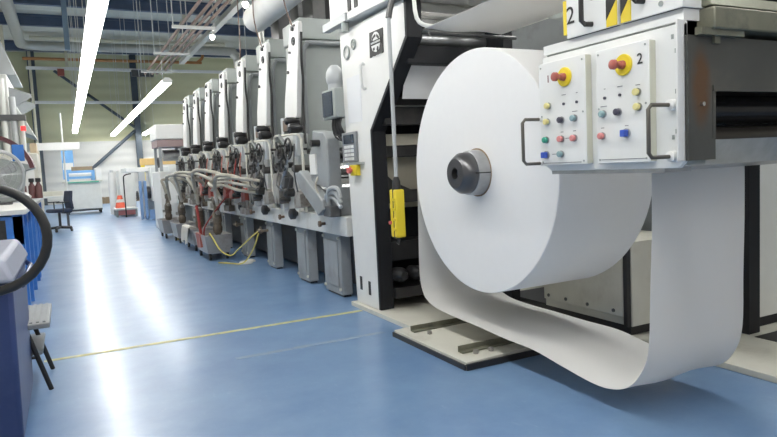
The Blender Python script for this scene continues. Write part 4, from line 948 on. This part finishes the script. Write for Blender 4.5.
# two upper boxes
ub = None
for y0, y1, num, lab in ((1.798, 2.075, '2', 'left upper white box with black numeral and striped edges'), (1.511, 1.783, None, 'right upper white box with black handle and striped edge')):
    t = thing('splicer_box', lab, 'control box', (1.95, (y0+y1)/2, 1.64))
    MB().box(1.925, 2.04, y0, y1, 1.641, 2.1).build('box_body', 'panel', t, .003)
    MB().box(1.93, 2.035, y0+.004, y1-.004, 1.6405, 1.643).build('shadow_gap', 'ink', t)
    def stripes(ya, yb):
        MB().box(1.922, 1.925, ya, yb, 1.643, 2.1).build('hazard_tape', 'hazard', t, label='yellow and black hazard tape')
        b = MB(); w = yb-ya
        for i in range(3): z = 1.69+.15*i; b.prism([(ya,z+.05),(yb,z-.02),(yb,z+.055),(ya,z+.125)], 'X', 1.9205, 1.922)
        b.build('black_stripes', 'ink', t)
    if num:
        stripes(y0+.002, y0+.055)
        MB().box(1.926, 2.0, y1, y1+.02, 1.66, 1.8).build('yellow_corner', 'hazard', t)
        text('numeral', '2', .1, (1.9235, 2.05, 1.73), ROTX, 'ink', t)
        hy = 1.95
        for y, z in ((1.93,1.79),(1.93,1.77)): MB().box(1.9235, 1.925, y-.008, y+.004, z-.004, z+.004).build('printed_mark', 'ink', t)
    else:
        stripes(y1-.05, y1-.002); hy = 1.695
        MB().box(1.9225, 1.925, y0+.002, y0+.04, 1.7, 2.1).build('dark_corner', 'ink', t)
        MB().cyl((1.922, 1.6, 1.672), (1.925, 1.6, 1.672), .01).build('rivet', 'grey', t)
    z0 = 1.672 if num else 1.70
    MB().tube([(1.925, hy-.02, z0), (1.895, hy-.012, z0), (1.887, hy, z0+.015), (1.887, hy, z0+.15), (1.895, hy, z0+.17), (1.925, hy, z0+.17)], .0105, 10, 1).build('handle', 'black', t)
# strut and bright clamp behind the boxes
sr = thing('diagonal_strut', 'grey diagonal strut behind the upper white boxes', 'strut', (2.9, 3.2, 0))
MB().hexa([(2.72,3.6,2.2),(2.8,3.6,2.2),(2.8,2.2,1.66),(2.72,2.2,1.66),(2.72,3.6,2.28),(2.8,3.6,2.28),(2.8,2.2,1.74),(2.72,2.2,1.74)]).build('strut_bar', 'grey', sr)
MB().cyl((2.7, 3.1, 2.06), (2.74, 3.1, 2.06), .04).build('clamp', 'chrome', sr)

# ------------------------------------------------------------------ light, sky, camera
w = bpy.data.worlds.new('World'); SC.world = w; w.use_nodes = True
w.node_tree.nodes['Background'].inputs['Color'].default_value = (1.0, .97, .93, 1)
w.node_tree.nodes['Background'].inputs['Strength'].default_value = .6

cam = bpy.data.cameras.new('Camera'); co = bpy.data.objects.new('Camera', cam); COL.objects.link(co)
f, yaw, pit, roll = 634.0, 0.466295, 0.0837127, 0.0486823
cyw, syw, cp, sp = math.cos(yaw), math.sin(yaw), math.cos(pit), math.sin(pit)
fwd = Vector((syw*cp, cyw*cp, -sp)); rt = Vector((cyw, -syw, 0)); up = rt.cross(fwd)
r_ = rt*math.cos(roll) - up*math.sin(roll); u_ = up*math.cos(roll) + rt*math.sin(roll)
Mx = Matrix((r_, u_, -fwd)).transposed().to_4x4(); Mx.translation = (0, 0, 1.15)
co.matrix_world = Mx
cam.sensor_width = 36; cam.lens = f/777*36; cam.clip_start = .05; cam.clip_end = 300
SC.camera = co
SC.view_settings.view_transform = 'Standard'; SC.view_settings.look = 'None'; SC.view_settings.gamma = 1; SC.view_settings.use_curve_mapping = False
SC.view_settings.exposure = 0.05
SC.cycles.use_denoising = True
SC.cycles.max_bounces = 8
SC.cycles.sample_clamp_indirect = 6
